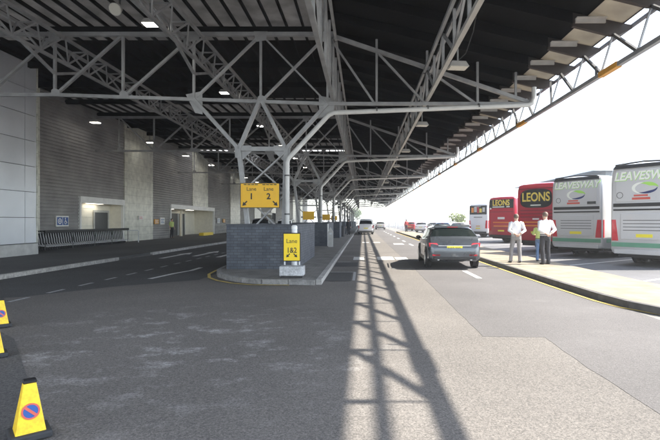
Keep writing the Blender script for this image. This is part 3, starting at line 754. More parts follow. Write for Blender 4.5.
# facade signs
def wall_sign(y0, y1, z0, z1, label, col, mark):
    o = (XF+.12, (y0+y1)/2, (z0+z1)/2); s = thing('wall_sign', label, 'sign', o)
    mb = MB(o); mb.box((XF+.05, y0, z0), (XF+.12, y1, z1)); mb.build('board', M[col], s, bevel=(.008, 1))
    mark(s, o, y0, y1, z0, z1)
    return s
def pic_two(s, o, y0, y1, z0, z1):
    ym = (y0+y1)/2; x = XF + .121
    for a, b in ((y0+.06, ym-.03), (ym+.03, y1-.06)):
        mb = MB(o); mb.box((x, a, z0+.08), (x+.006, b, z1-.08)); mb.build('symbol_panel', M['sign_blue'], s)
    c = (y0+.06 + ym-.03)/2; zc = (z0+z1)/2
    mb = MB(o); mb.disc((x+.01, c, zc), .17, 'x', .006, 20, .11); mb.box((x+.007, c-.05, zc-.05), (x+.013, c+.05, zc+.05)); mb.build('symbol', M['white'], s)
    c = (ym+.03 + y1-.06)/2
    mb = MB(o); mb.disc((x+.01, c-.02, zc-.07), .11, 'x', .006, 20, .07); mb.disc((x+.01, c-.04, zc+.16), .045, 'x', .006, 14); mb.beam((x+.01, c-.04, zc+.11), (x+.01, c-.02, zc-.02), .05, .006, (1, 0, 0)); mb.beam((x+.01, c, zc-.02), (x+.01, c+.13, zc-.1), .04, .006, (1, 0, 0)); mb.build('symbol', M['white'], s)
def pic_bars(m):
    def f(s, o, y0, y1, z0, z1):
        h = z1 - z0; mb = MB(o)
        for k in range(3): mb.box((XF+.121, y0+.1, z0+h*(.2+.25*k)), (XF+.126, y1-.12-.1*(k % 2), z0+h*(.29+.25*k)))
        mb.build('symbol', M[m], s)
    return f
wall_sign(27.35, 28.5, 1.33, 1.95, 'white wall sign with two blue pictograms left of the first doorway', 'white', pic_two)
wall_sign(40.25, 41.1, 1.4, 1.8, 'orange wall sign on the dark cladding between the two doorways', 'orange', pic_bars('white'))
wall_sign(41.4, 42.3, 1.35, 1.95, 'blue and white notice right beside the orange wall sign', 'white', pic_bars('sign_blue'))
wall_sign(57.6, 58.7, 1.4, 2.0, 'white notice with blue bars just right of the wide second doorway', 'white', pic_bars('sign_blue'))
wall_sign(60.0, 60.9, 1.45, 1.9, 'orange notice farthest along the facade, beyond the second doorway', 'orange', pic_bars('white'))
s = wall_sign(37.3, 38.1, 1.75, 2.05, 'small red and white notice fixed to the first pale panel', 'white', pic_bars('sign_red'))
for q in s.children: q.location.x += .05
o = MB(); o.box((-17.0, 49.4, .115), (-16.5, 52.6, .42)); b = o.build('barrier_block', M['sign_yellow2'], bevel=(.04, 2)); tag(b, 'low yellow block on the pavement before the wide doorway', 'barrier')

# ------------------------------------------------------------------ luggage trolleys
def make_trolley():
    t = thing('luggage_trolley', 'chrome luggage trolley nested in the long row by the left facade', 'trolley', (0, 0, 0), 0, 'nested luggage trolleys at the left')
    mb = MB()
    for s in (-1, 1):
        mb.chain([(.27*s, -.46, 1.0), (.27*s, -.40, .97), (.26*s, -.31, .70), (.26*s, -.26, .58), (.26*s, -.24, .40), (.25*s, -.12, .24), (.22*s, .55, .16), (.2*s, .6, .2)], .019, 6)
    mb.tube((-.24, -.2, .24), (.24, -.2, .24), .014, 6); mb.tube((-.22, .3, .19), (.22, .3, .19), .014, 6)
    mb.build('frame', M['chrome'], t, smooth=50)
    mb = MB(); mb.tube((-.29, -.43, 1.0), (.29, -.43, 1.0), .03, 8); mb.build('handle', M['black'], t)
    mb = MB(); mb.box((-.2, -.30, .30), (.2, -.19, .88)); mb.build('panel', M['black'], t)  # black box added for the shade deep among the nested frames
    mb = MB(); mb.box((-.2, -.18, .2), (.2, .45, .235)); mb.build('shade_plate', M['rubber'], t)  # dark plate added to deepen the same interior shade
    for x, y in ((-.24, -.22), (.24, -.22), (0, .5)):
        mb = MB(); mb.disc((x, y, .08), .08, 'x', .04, 12); mb.build('wheel', M['tyre'], t)
    return t
t0 = make_trolley(); n = 43
for k in range(n):
    y = 24.75 + k*.205
    if k == 0: t0.location = (-16.9, y, .115)
    else: dup(t0, (-16.9, y, .115))
o = (-16.4, 25, .115); rb = thing('trolley_bay', 'dark top railed pen with pale posts holding the nested trolleys', 'rail', o)
mb = MB(o); mb.box((-16.46, 24.6, 1.02), (-16.38, 33.4, 1.17)); mb.build('top_rail', M['black'], rb, bevel=(.015, 1))
mb = MB(o); mb.tube((-16.42, 24.6, .36), (-16.42, 33.4, .36), .014, 8); mb.build('lower_rail', M['steel'], rb)
for y in (24.65, 27.0, 29.2, 31.2, 33.3):
    mb = MB(o); mb.tube((-16.42, y, .115), (-16.42, y, 1.02), .022, 8); mb.build('post', M['steel_dark'], rb)
mb = MB(o); mb.chain([(-16.1, 34.2, .115), (-16.1, 34.2, .9), (-16.1, 34.1, .98), (-16.6, 33.7, .98), (-16.9, 33.5, .98), (-16.9, 33.5, .115)], .03, 8); mb.build('end_hoop', M['galv'], rb)

# ------------------------------------------------------------------ brick planters on the median
for k, d in enumerate(COLS):
    a, b = d - 2.3, d + 2.6; x0, x1 = -4.35, -2.12; t = .22
    if k == 0: b = d + 3.4
    lab = 'large blue grey brick planter at the head of the median, behind the free standing sign' if k == 0 else ('blue grey brick planter with white corner strip behind the free standing sign' if k == 1 else f'blue grey brick planter around the {ORD[k]} column of the median')
    o = (x0, a, .115); p = thing('brick_planter', lab, 'wall', o, 0, 'brick planters around the columns')
    mb = MB(o); z1 = 1.5
    mb.box((x0, a, .114), (x1, a+t, z1)); mb.box((x0, b-t, .114), (x1, b, z1)); mb.box((x0, a+t, .114), (x0+t, b-t, z1)); mb.box((x1-t, a+t, .114), (x1, b-t, z1))
    mb.build('brickwork', M['brick_blue'], p)
    mb = MB(o); e = .015
    mb.box((x0-e, a-e, z1+.001), (x1+e, a+t+e, z1+.05)); mb.box((x0-e, b-t-e, z1+.001), (x1+e, b+e, z1+.05)); mb.box((x0-e, a+t+e, z1+.001), (x0+t+e, b-t-e, z1+.05)); mb.box((x1-t-e, a+t+e, z1+.001), (x1+e, b-t-e, z1+.05))
    mb.build('coping', M['coping'], p)
    if k == 1:
        mb = MB(o); mb.box((x1-.06, a-.02, .116), (x1+.03, a-.002, z1-.02)); mb.build('corner_strip', M['white'], p)

# ------------------------------------------------------------------ signs on the median
y = D1 - .32; o = (-3.7, y, 2.14)
sg = thing('lane_sign', 'large yellow overhead sign reading Lane 1 and Lane 2 with black arrows', 'sign', o)
mb = MB(o); mb.box((-4.40, y, 2.14), (-3.02, y+.03, 3.0)); mb.build('board', M['sign_yellow'], sg)
mb = MB(o)
for a, b in (((-4.42, y-.005, 2.12), (-3.0, y+.035, 2.14)), ((-4.42, y-.005, 3.0), (-3.0, y+.035, 3.02)), ((-4.42, y-.005, 2.14), (-4.4, y+.035, 3.0)), ((-3.02, y-.005, 2.14), (-3.0, y+.035, 3.0))): mb.box(a, b)
mb.build('frame', M['black'], sg)
mb = MB(o); mb.beam((-4.3, y+.1, 2.4), (-3.1, y+.1, 2.4), .05, .05); mb.beam((-4.3, y+.1, 2.8), (-3.1, y+.1, 2.8), .05, .05)
for x in (-4.2, -3.2): mb.beam((x, y+.03, 2.6), (x, y+.24, 2.6), .05, .5)
mb.build('mounting', M['steel'], sg)
for x, n in ((-4.02, '1'), (-3.4, '2')):
    letters('Lane', .19, M['letter_black'], sg, (x+3.7, -.004, .66), depth=.002)
    letters(n, .30, M['letter_black'], sg, (x+3.7+(-.0), -.004, .39), bold=.008, depth=.002)
mb = MB(o); arrow_mb(mb, -4.26, 2.28, y-.006, -1, -1, .24, .045, .13); mb.build('arrow', M['letter_black'], sg)
mb = MB(o); arrow_mb(mb, -3.16, 2.28, y-.006, 1, -1, .24, .045, .13); mb.build('arrow', M['letter_black'], sg)
mb = MB(o)
for k in range(9):
    x = -4.3 + .135*k
    if k != 4: mb.box((x, y-.004, 2.945), (x+.11, y-.001, 2.975))
mb.build('small_print', M['letter_black'], sg)
for k, (d, x) in enumerate(((31.5, -3.56), (45.5, -3.5), (59.5, -3.6))):
    o = (x, d-.3, 1.74); s = thing('lane_sign', ['small plain yellow board on the second column of the median', 'small plain yellow board on the third column of the median', 'tiny yellow board on the fourth column of the median'][k], 'sign', o, 0, 'small yellow boards on the columns')
    mb = MB(o); mb.box((x-.37, d-.3, 1.74), (x+.37, d-.27, 2.28)); mb.build('board', M['sign_yellow'], s)
    mb = MB(o); mb.box((x-.5, d-.268, 1.85), (x+.5, d-.2, 1.95)); mb.build('mounting', M['steel'], s)

o = (-1.93, 12.95, .115); fs = thing('free_standing_sign', 'yellow free standing sign reading Lane 1 and 2 on a white ballast box', 'sign', o)
mb = MB(o); mb.box((-2.25, 12.8, .17), (-1.6, 13.2, .43)); mb.build('ballast_box', M['ballast'], fs, bevel=(.015, 1))
mb = MB(o); mb.box((-2.22, 12.85, .116), (-1.64, 13.12, .168)); mb.build('feet', M['black'], fs)
mb = MB(o)
for x in (-2.12, -1.72): mb.beam((x, 12.92, .46), (x, 12.92, 1.3), .035, .035)
mb.build('posts', M['galv'], fs)
mb = MB(o); mb.box((-2.16, 12.86, .56), (-1.68, 12.90, 1.33)); mb.build('board', M['black'], fs, bevel=(.01, 1))
mb = MB(o); mb.box((-2.135, 12.853, .585), (-1.705, 12.859, 1.305)); mb.build('face', M['sign_yellow2'], fs)
letters('Lane', .16, M['letter_black'], fs, (.01, -.099, .99), depth=.002)
letters('1&2', .2, M['letter_black'], fs, (.01, -.099, .74), bold=.003, depth=.002, sx=.85)
mb = MB(o); arrow_mb(mb, -2.02, .72, 12.848, -1, -1, .14, .028, .075); mb.build('arrow', M['letter_black'], fs)
mb = MB(o); arrow_mb(mb, -1.82, .72, 12.848, 1, -1, .14, .028, .075); mb.build('arrow', M['letter_black'], fs)
o = (-2.0, 13.9, .115); bl = thing('bollard', 'silver tubular bollard just behind the free standing sign', 'bollard', o)
mb = MB(o); mb.chain([(-2.0, 13.9, .115), (-2.0, 13.9, 1.42)], .085, 16); mb.build('tube', M['galv'], bl, smooth=40)
mb = MB(o); mb.chain([(-2.0, 13.9, 1.42), (-2.0, 13.9, 1.5), (-2.0, 13.9, 1.53)], [.09, .085, .05], 16); mb.build('cap', M['white'], bl, smooth=40)
o = (-1.92, 28.3, .115); bl = thing('bollard', 'pale marker post with pointed top right of the second planter', 'bollard', o)
mb = MB(o); mb.prism([(-2.07, 28.25, .115), (-1.77, 28.25, .115), (-1.77, 28.25, 1.0), (-1.92, 28.25, 1.28), (-2.07, 28.25, 1.0)], (0, .12, 0)); mb.build('body', M['plinth'], bl)
mb = MB(o); mb.box((-2.0, 28.24, .85), (-1.84, 28.247, .95)); mb.build('reflector', M['galv'], bl)
o = (-2.1, 47.0, .115); bn = thing('litter_bin', 'black litter bin on the median beyond the second planter', 'bin', o)
mb = MB(o); mb.chain([(-2.1, 47, .115), (-2.1, 47, .95)], [.27, .32], 16); mb.build('drum', M['black'], bn, smooth=40)
mb = MB(o); mb.chain([(-2.1, 47, .95), (-2.1, 47, 1.12), (-2.1, 47, 1.2)], [.34, .3, .1], 16); mb.build('lid', M['rubber'], bn, smooth=40)

# ------------------------------------------------------------------ no-waiting cones
def make_cone():
    t = thing('traffic_cone', '', 'cone', (0, 0, 0), 0, 'yellow no waiting cones')
    mb = MB(); mb.box((-.15, -.15, 0), (.15, .15, .06)); mb.build('base', M['rubber'], t, bevel=(.015, 2))
    mb = MB()
    for k in range(4):
        a = R(90*k); c, s_ = math.cos(a), math.sin(a); rt = lambda x, y, z: (x*c - y*s_, x*s_ + y*c, z)
        mb.face([rt(-.108, -.108, .06), rt(.108, -.108, .06), rt(.045, -.045, .46), rt(-.045, -.045, .46)])
    mb.face([(-.045,-.045,.46),(.045,-.045,.46),(.045,.045,.46),(-.045,.045,.46)])
    mb.build('body', M['cone_yellow'], t, bevel=(.008, 2))
    mb = MB(); mb.box((-.05, -.05, .458), (.05, .05, .485)); mb.build('cap', M['black'], t, bevel=(.008, 1))
    # emblems on two faces: blue disc, red ring and bar
    tilt = math.atan2(.108-.045, .40)
    for fa in (0, 180):
        Mx = Matrix.Rotation(R(fa), 4, 'Z') @ Matrix.Translation((0, -.0815, .235)) @ Matrix.Rotation(-tilt, 4, 'X')
        def put(mb, nm, m):
            mb.v = [Mx @ p for p in mb.v]; return mb.build(nm, m, t)
        a = MB(); a.disc((0, -.003, 0), .055, 'y', .004, 28); put(a, 'disc', M['sign_blue'])
        a = MB(); a.disc((0, -.005, 0), .066, 'y', .005, 28, .053); a.beam((-.039, -.0068, .039), (.039, -.0068, -.039), .021, .002, (0, 1, 0)); put(a, 'ring', M['sign_red'])
    return t
c0 = make_cone()
c0.scale = (.9, .9, .9)
for loc, rz, lab in (((-2.56, 3.66, 0), R(41), 'yellow no waiting cone with blue roundel, whole at the lower left'),
                     ((-5.66, 7.45, 0), R(41), 'yellow no waiting cone cut by the left frame edge, farther back'),
                     ((-4.49, 5.8, 0), R(41), 'yellow no waiting cone barely showing at the left edge, between the other two cones')):
    if lab.endswith('left') : c0.location = loc; c0.rotation_euler = (0, 0, rz); c0['label'] = lab
    else: dup(c0, loc, rz, lab)

# ------------------------------------------------------------------ cars
def make_car(name, label, cat, loc, rz, paint, H=1.0, van=False, group=None, plate='plate_yellow'):
    c = thing(name, label, cat, loc, rz, group)
    if not van:
        ST = [(0.0,.70,.44,.70,.72),(.03,.80,.36,.78,.80),(.09,.85,.31,.96,1.00),(.15,.87,.28,1.02,1.10),(.56,.88,.25,1.03,1.39),(.75,.885,.24,1.02,1.44),(1.3,.89,.22,1.0,1.465),(2.3,.89,.2,.97,1.47),(2.8,.89,.2,.95,1.41),(3.5,.88,.2,.92,.99),(4.1,.85,.22,.82,.88),(4.45,.76,.28,.68,.72),(4.58,.6,.36,.58,.6)]
    else:
        ST = [(0.0,.78,.44,.9,1.0),(.03,.86,.36,1.0,1.12),(.07,.9,.31,1.04,1.2),(.2,.91,.28,1.06,1.74),(.34,.915,.26,1.06,1.86),(1.3,.92,.24,1.05,1.9),(2.8,.92,.22,1.04,1.88),(3.3,.92,.22,1.03,1.7),(4.0,.9,.22,1.02,1.1),(4.6,.85,.25,.85,.95),(4.8,.7,.36,.62,.68)]
    def ring(st):
        y, w, zb, be, ro_ = st; gh = max(0., min(1., (ro_-be)/.4)); rw = w*(.97-.20*gh)
        return [V((x, y, z)) for x, z in ((0, zb), (.85*w, zb), (w, zb+.10), (w*1.005, .6*be+.1), (w*.985, be), (w*(.955-.03*gh), be+.025*gh+.008), (rw, ro_-.07*gh), (rw-.13*max(.4, gh), ro_-.005), (0, ro_+.02*gh))]
    RG = [ring(s) for s in ST]
    mb = MB(); vs = []
    for r in RG: vs += r + [V((-p.x, p.y, p.z)) for p in r[-2:0:-1]]
    n = 16; fs = []
    for i in range(len(RG)-1):
        for k in range(n): fs.append((i*n+k, i*n+(k+1) % n, (i+1)*n+(k+1) % n, (i+1)*n+k))
    fs += [tuple(range(n)), tuple((len(RG)-1)*n + k for k in range(n))]
    mb.add(vs, fs); body = mb.build('body', paint, c, smooth=38)
    Y = [s[0] for s in ST]
    def pt(y, k, side=1):
        i = max(j for j in range(len(Y)-1) if Y[j] <= y+1e-9); f = (y-Y[i])/(Y[i+1]-Y[i]); k0 = min(int(k), 7); g = k-k0
        a = RG[i][k0].lerp(RG[i][k0+1], g); b = RG[i+1][k0].lerp(RG[i+1][k0+1], g); p = a.lerp(b, f); return V((p.x*side, p.y, p.z))
    def patch(nm, m, ys, ks, out, mirror=False, par=c):
        """panel lying on the body surface, set out by `out`"""
        mb = MB(); sides = (1, -1) if mirror == 'both' else ((-1,) if mirror else (1,))
        for sd in sides:
            for a, b in zip(ys, ys[1:]):
                for p, q in zip(ks, ks[1:]): mb.face([pt(a, p, sd)+out(sd), pt(b, p, sd)+out(sd), pt(b, q, sd)+out(sd), pt(a, q, sd)+out(sd)])
        return mb.build(nm, m, par, smooth=60)
    Lr = Y[-1]
    o1 = lambda sd: V((.007*sd, 0, .003)); orr = lambda sd: V((0, -.008, .006)); of = lambda sd: V((0, .008, .006))
    if not van:
        patch('rear_window', M['glass_teal'], [.19, .37, .55], [6.1, 6.8, 8], orr, 'both'); patch('windscreen', M['glass_dark'], [2.86, 3.2, 3.46], [6.2, 7, 8], of, 'both')
        for a, b in ((.62, 1.0), (1.08, 1.9), (1.98, 2.78)):
            for s in (0, 1): patch('side_window', M['glass_dark'], [a, (a+b)/2, b], [5.15, 5.9], o1, s)
        for s in (-1, 1):
            mb = MB(); mb.prism([(s*.50, .035, .79), (s*.60, .025, .76), (s*.855, .06, .78), (s*.87, .06, .91), (s*.6, .05, .90)], (0, .09, 0)); mb.build('tail_lamp', M['lamp_red'], c, bevel=(.012, 2))
            mb = MB(); mb.box((s*.62-.13, -.0, .47), (s*.62+.13, .05, .52)); mb.build('reflector', M['lamp_red'], c)
            mb = MB(); mb.tube((s*.55, -.01, .365), (s*.55, .1, .365), .045, 10); mb.build('exhaust', M['chrome'], c)
        mb = MB(); mb.box((-.26, .005, .69), (.26, .03, .80)); pl = mb.build('number_plate', M[plate], c)
        mb = MB()
        for x in (-.21, -.15, -.09, -.03, .06, .12, .18): mb.box((x-.018, .002, .715), (x+.018, .0045, .735)); mb.box((x-.018, .002, .735), (x-.006, .0045, .775))
        mb.build('plate_marks', M['black'], pl)
        mb = MB(); mb.box((-.55, .012, .80), (.55, .045, .815)); mb.build('chrome_strip', M['chrome'], c)
        mb = MB(); mb.box((-.72, -.012, .33), (.72, .06, .44)); mb.build('rear_valance', M['black'], c, bevel=(.02, 2))
        mb = MB(); mb.prism([(-.6, .52, 1.425), (.6, .52, 1.425), (.62, .72, 1.47), (-.62, .72, 1.47)], (0, 0, .025)); mb.build('spoiler', paint, c)
        mb = MB(); mb.box((-.18, .512, 1.425), (.18, .52, 1.45)); mb.build('brake_lamp', M['lamp_red'], c)
        for s in (-1, 1):
            mb = MB(); mb.tube((s*.66, .8, 1.50), (s*.66, 2.6, 1.51), .02, 8); mb.build('roof_rail', M['chrome'], c)
        wy, wr, my = (.88, 3.62), .325, 2.78
    else:
        patch('rear_window', M['glass_dark'], [.09, .14, .19], [6.1, 6.8, 8], orr, 'both'); patch('windscreen', M['glass_dark'], [3.35, 3.7, 3.95], [6.2, 7, 8], of, 'both')
        for a, b in ((.6, 1.5), (1.6, 2.4), (2.5, 3.2)):
            for s in (0, 1): patch('side_window', M['glass_dark'], [a, (a+b)/2, b], [5.15, 5.9], o1, s)
        for s in (-1, 1):
            mb = MB(); mb.box((s*.85-.05, .0, .75), (s*.85+.05, .12, 1.1)); mb.build('tail_lamp', M['lamp_red'], c)
        mb = MB(); mb.box((-.26, -.01, .72), (.26, .0, .83)); mb.build('number_plate', M[plate], c)
        mb = MB(); mb.box((-.8, -.02, .34), (.8, .06, .46)); mb.build('rear_valance', M['black'], c, bevel=(.02, 2))
        wy, wr, my = (.9, 3.85), .33, 3.3
    for s in (-1, 1):
        mb = MB(); mb.ball((s*1.0, my, 1.02), (.1, .07, .075), 10, 8); mb.beam((s*.88, my+.02, .98), (s*.98, my, 1.0), .05, .04); mb.build('wing_mirror', M['car_black'], c, smooth=40)
        mb = MB(); mb.beam((s*.897, .5, .3), (s*.897, Lr-.5, .29), .02, .12); mb.build('sill', M['black'], c)
        mb = MB(); mb.box((s*.905-.01, 1.55, .82), (s*.905+.01, 1.75, .85)); mb.box((s*.905-.01, 2.5, .82), (s*.905+.01, 2.7, .85)); mb.build('door_handle', M['chrome'], c)
        mb = MB(); mb.box((s*.58-.14, Lr-.2, .6), (s*.58+.14, Lr-.08, .7)); mb.build('headlight', M['lamp_off'], c)
        for y in wy:
            mb = MB(); mb.disc((s*.885, y, .36), .385, 'x', .05, 28); mb.build('wheel_arch', M['black'], c)
            mb = MB(); mb.disc((s*.815, y, wr), wr, 'x', .21, 28); w = mb.build('wheel', M['tyre'], c, bevel=(.02, 2), smooth=40)
            mb = MB(); mb.disc((s*.925, y, wr), .22, 'x', .02, 24)
            w2 = mb.build('rim', M['rim'], w)
    return c
make_car('estate_car', 'dark grey estate car with yellow plate driving away in the sunlit lane', 'car', (3.10, 16.1, 0), R(-2), M['car_grey'])
make_car('people_carrier', 'white van seen from behind, stopped in the lane beside the median', 'van', (.35, 58, 0), 0, M['car_white'], van=True)
make_car('people_carrier', 'black van just ahead of the white van beside the median', 'van', (.6, 66, 0), 0, M['car_black'], van=True)
make_car('people_carrier', 'dark van in the left lane showing just above the near planter', 'van', (-9.3, 43, 0), 0, M['car_black'], van=True)
make_car('people_carrier', 'silver van in the left lane, farther back above the planter', 'van', (-8.6, 52, 0), 0, M['car_silver'], van=True)
far = [((8.0, 48, 0), -10, 'car_blue', 'blue car parked beyond the grey estate, between it and the white coach'),
       ((10.1, 50.5, 0), -12, 'car_white', 'white car standing just left of the white coach, seen from behind'),
       ((8.8, 60, 0), -25, 'car_silver', 'silver car parked far off beyond the estate roof'),
       ((8.2, 68, 0), -25, 'car_white', 'distant white car parked past the silver one'),
       ((7.6, 78, 0), -25, 'car_red', 'distant red car parked near the far end of the canopy'),
       ((3.4, 92, 0), 0, 'car_silver', 'tiny silver car in the far sunlit lane'),
       ((9.0, 88, 0), -25, 'car_black', 'distant black car parked behind the red one')]
for loc, rz, p, lab in far: make_car('parked_car', lab, 'car', loc, R(rz), M[p], group='cars parked beyond the estate')

# ------------------------------------------------------------------ coaches
def make_coach(label, rl, style, H=3.78, Ln=12.2, paint='coach_silver'):
    W = 2.5; rc = V((rl[0], rl[1], 0)) + hn * (W/2)
    c = thing('coach', label, 'coach', rc, R(-55), 'coaches parked in the bays'); hw = W/2
    # body: side outline lofted with a rounded cross-section
    ST = [(0.0, .93, .52, H-.35), (.03, .96, .47, H-.22), (.10, .985, .44, H-.08), (.3, 1, .42, H-.02), (1.2, 1, .36, H), (Ln-1.6, 1, .34, H), (Ln-.5, .99, .34, H-.12), (Ln-.1, .95, .36, H-.6), (Ln, .88, .42, 2.2)]
    rings = []
    for y, f, zb, zt in ST:
        w = hw*f; half = [(0, zb), (w-.12, zb), (w-.03, zb+.05), (w, zb+.14), (w, zb+.9), (w*.997, 2.0 if zt > 2.3 else zt-.4), (w*.985, zt-.32), (w*.965, zt-.16), (w*.90, zt-.05), (w*.72, zt), (0, zt+.02)]
        rings.append([V((x, y, z)) for x, z in half] + [V((-x, y, z)) for x, z in half[-2:0:-1]])
    n = len(rings[0]); mb = MB(); vs = [p for r in rings for p in r]
    fs = [(i*n+k, i*n+(k+1) % n, (i+1)*n+(k+1) % n, (i+1)*n+k) for i in range(len(rings)-1) for k in range(n)]
    fs += [tuple(range(n)), tuple((len(rings)-1)*n+k for k in range(n))]
    mb.add(vs, fs); mb.build('body', M[paint], c, smooth=35)
    # chassis and wheels
    mb = MB(); mb.box((-hw+.15, .35, .3), (hw-.15, Ln-.4, .6)); mb.build('chassis', M['black'], c)
    for y in (2.2, 3.5, Ln-2.7):
        for s in (-1, 1):
            mb = MB(); mb.disc((s*(hw-.02), y, .55), .62, 'x', .06, 30); mb.build('wheel_arch', M['black'], c)
            mb = MB(); mb.disc((s*(hw-.14), y, .5), .5, 'x', .3, 30); w = mb.build('wheel', M['tyre'], c, bevel=(.03, 2), smooth=40)
            mb = MB(); mb.disc((s*(hw+.012), y, .5), .27, 'x', .02, 24); mb.build('rim', M['rim'], w)
    # side glazing
    for s in (-1, 1):
        xs = s*(hw+.002)
        for k in range(7):
            a = .75 + 1.52*k
            mb = MB(); mb.prism([(xs, a, 2.0), (xs, a+1.46, 2.0), (s*(hw*.988), a+1.46, H-.38), (s*(hw*.988), a, H-.38)], (s*.006, 0, 0)); mb.build('side_window', M['glass_dark'], c)
        mb = MB()
        for k in range(8): mb.box((xs-.004, 1.0+1.3*k, .6), (xs+.004, 1.02+1.3*k, 1.6))
        mb.box((xs-.004, 1.0, 1.62), (xs+.004, Ln-1.2, 1.64)); mb.build('locker_seams', M['black'], c)
        mb = MB(); mb.chain([(s*(hw-.1), Ln-.15, 2.7), (s*(hw+.2), Ln+.2, 2.75), (s*(hw+.25), Ln+.25, 2.2)], [.03, .03, .06], 8); mb.build('mirror_arm', M['black'], c)
    # windscreen at the front
    mb = MB(); mb.prism([(-1.05, Ln+.01, 1.3), (1.05, Ln+.01, 1.3), (1.1, Ln-.06, 2.9), (-1.1, Ln-.06, 2.9)], (0, .03, 0)); mb.build('windscreen', M['glass_dark'], c)
    bx = lambda nm, m, x0, x1, z0, z1, y0=-.014, y1=.05, bev=None: (lambda q: (q.box((x0, y0, z0), (x1, y1, z1)), q.build(nm, M[m], c, bevel=bev))[1])(MB())
    f = .93*hw
    for s in (-1, 1):
        mb = MB(); mb.prism([(s*(f-.26), -.025, .93), (s*(f-.02), -.01, .93), (s*(f+.055), .1, .93), (s*(f+.055), .1, 1.68), (s*(f-.02), -.01, 1.68), (s*(f-.17), -.02, 1.68)][:0] or
                           [(s*(f-.24), -.022, .92), (s*(f-.01), -.022, .92), (s*(f-.01), -.022, 1.70), (s*(f-.15), -.022, 1.70)], (0, .06, 0)); mb.build('tail_lamp', M['lamp_red'], c)
        mb = MB(); mb.prism([(s*(f-.008), -.02, .92), (s*(f+.075), .1, .92), (s*(f+.075), .16, .92), (s*(f-.008), .05, .92)], (0, 0, .78)); mb.build('tail_lamp', M['lamp_red'], c)
    bx('bumper', 'black' if style != 'leaves' else 'coach_silver', -f+.1, f-.1, .44, .60, -.04, .06, (.02, 2))
    if style == 'leaves':
        mb = MB(); mb.prism([(-f+.05, -.02, H-.20), (f-.05, -.02, H-.20), (f-.12, .06, H-.06), (-f+.12, .06, H-.06)], (0, .1, 0)); mb.build('top_spoiler', M['black'], c)
        mb = MB(); mb.chain([(-f+.15, .0, H-.06), (0, -.03, H+.0), (f-.15, .0, H-.06)], .03, 8); mb.build('top_wiper_rail', M['glass_dark'], c)
        bx('rear_panel', 'coach_silver', -f+.16, f-.16, 2.36, H-.26, -.012, .04, (.01, 1))
        bx('vent_slot', 'black', -f+.06, f-.06, 2.17, 2.30); bx('vent_slot', 'black', -f+.06, f-.06, 2.03, 2.09)
        bx('engine_hatch', 'coach_silver', -f+.33, f-.33, .98, 1.92, -.02, .04, (.012, 1))
        mb = MB()
        for z in (1.30, 1.42, 1.54, 1.66): mb.box((-f+.42, -.024, z), (f-.42, -.0205, z+.025))
        mb.build('grille_lines', M['steel_dark'], c)
        bx('number_plate', 'plate_yellow', -.28, .28, 1.06, 1.18, -.03, .0)
        bx('maker_badge', 'glass_dark', .55, .95, 2.40, 2.52, -.02, 0)
        bx('notice', 'sign_red', -.42, .2, 2.42, 2.50, -.018, 0); bx('notice', 'sign_red', -.36, .12, 2.54, 2.60, -.018, 0)
        bx('stripe', 'stripe_green', -f, f, .70, .86, -.016, .05)
        for s in (-1, 1):
            mb = MB(); mb.box((s*(hw+.001)-.004, .3, .70), (s*(hw+.001)+.004, Ln-.5, .86)); mb.build('stripe', M['stripe_green'], c)
        mb = MB(); mb.disc((-.86, -.014, 2.6), .12, 'y', .008, 24, .1); mb.build('filler_cap', M['steel_dark'], c)
        letters('LEAVESWAY', .43, M['lime'], c, (.012, -.016, 3.262), bold=.016, shear=.25, sx=.90, depth=.002)
        letters('LEAVESWAY', .43, M['letter_white'], c, (.0, -.020, 3.275), bold=.012, shear=.25, sx=.90, depth=.002)
        # swoosh: white hook on the left, green blade above, navy blade below
        def crescent(nm, m, cx, cz, rx, rz, a0, a1, wd, y):
            mb = MB(); P = []; Q = []; nn = 26
            for k in range(nn+1):
                t = k/nn; a = R(a0 + (a1-a0)*t); w = wd*math.sin(math.pi*min(1, max(0, t*.96+.02)))
                P.append((cx+math.cos(a)*rx, y, cz+math.sin(a)*rz)); Q.append((cx+math.cos(a)*(rx-w), y, cz+math.sin(a)*(rz-w*.8)))
            for k in range(nn): mb.face([P[k], P[k+1], Q[k+1], Q[k]])
            o_ = mb.build(nm, M[m], c)
            return o_
        crescent('emblem_hook', 'letter_white', -.1, 2.84, .33, .20, 70, 265, .12, -.0165)
        crescent('emblem_green', 'lime', .1, 2.81, .38, .23, 10, 125, .16, -.0175)
        crescent('emblem_navy', 'navy', .06, 2.83, .38, .2, 230, 365, .11, -.0185)
    elif style == 'leons':
        mb = MB(); pts = []
        for k in range(28):
            a = 2*math.pi*k/28; ca, sa = math.cos(a), math.sin(a)
            pts.append((math.copysign(abs(ca)**.55, ca)*.98, -.02, 2.86+math.copysign(abs(sa)**.6, sa)*.50))
        mb.prism(pts, (0, .05, 0)); mb.build('rear_window', M['glass_dark'], c)
        letters('LEONS', .66, M['letter_black'], c, (.03, -.024, 2.90), bold=.03, sx=.86, depth=.002)
        letters('LEONS', .66, M['letter_yellow'], c, (.0, -.028, 2.92), bold=.014, sx=.86, depth=.002)
        bx('name_strip', 'letter_white', -.32, .32, 2.47, 2.53, -.026, 0)
        mb = MB()
        for z in (2.2, 2.02, 1.84): mb.box((-.98, -.012, z), (.98, .03, z+.05))
        mb.build('grille_lines', M['coach_dark_red'], c)
        bx('lettering_bar', 'letter_orange', -.95, .7, 1.55, 1.62); bx('lettering_bar', 'letter_orange', -.75, .75, 1.36, 1.44)
        bx('number_plate', 'plate_yellow', -.28, .28, .98, 1.09, -.03, .0); bx('badge', 'coach_white', -.2, .2, 1.72, 1.80)
        bx('top_strip', 'coach_dark_red', -f+.1, f-.1, H-.36, H-.3)
    elif style == 'leons_old':
        bx('rear_window', 'glass_dark', -f+.04, f-.04, 2.62, H-.24, -.02, .06, (.03, 2))
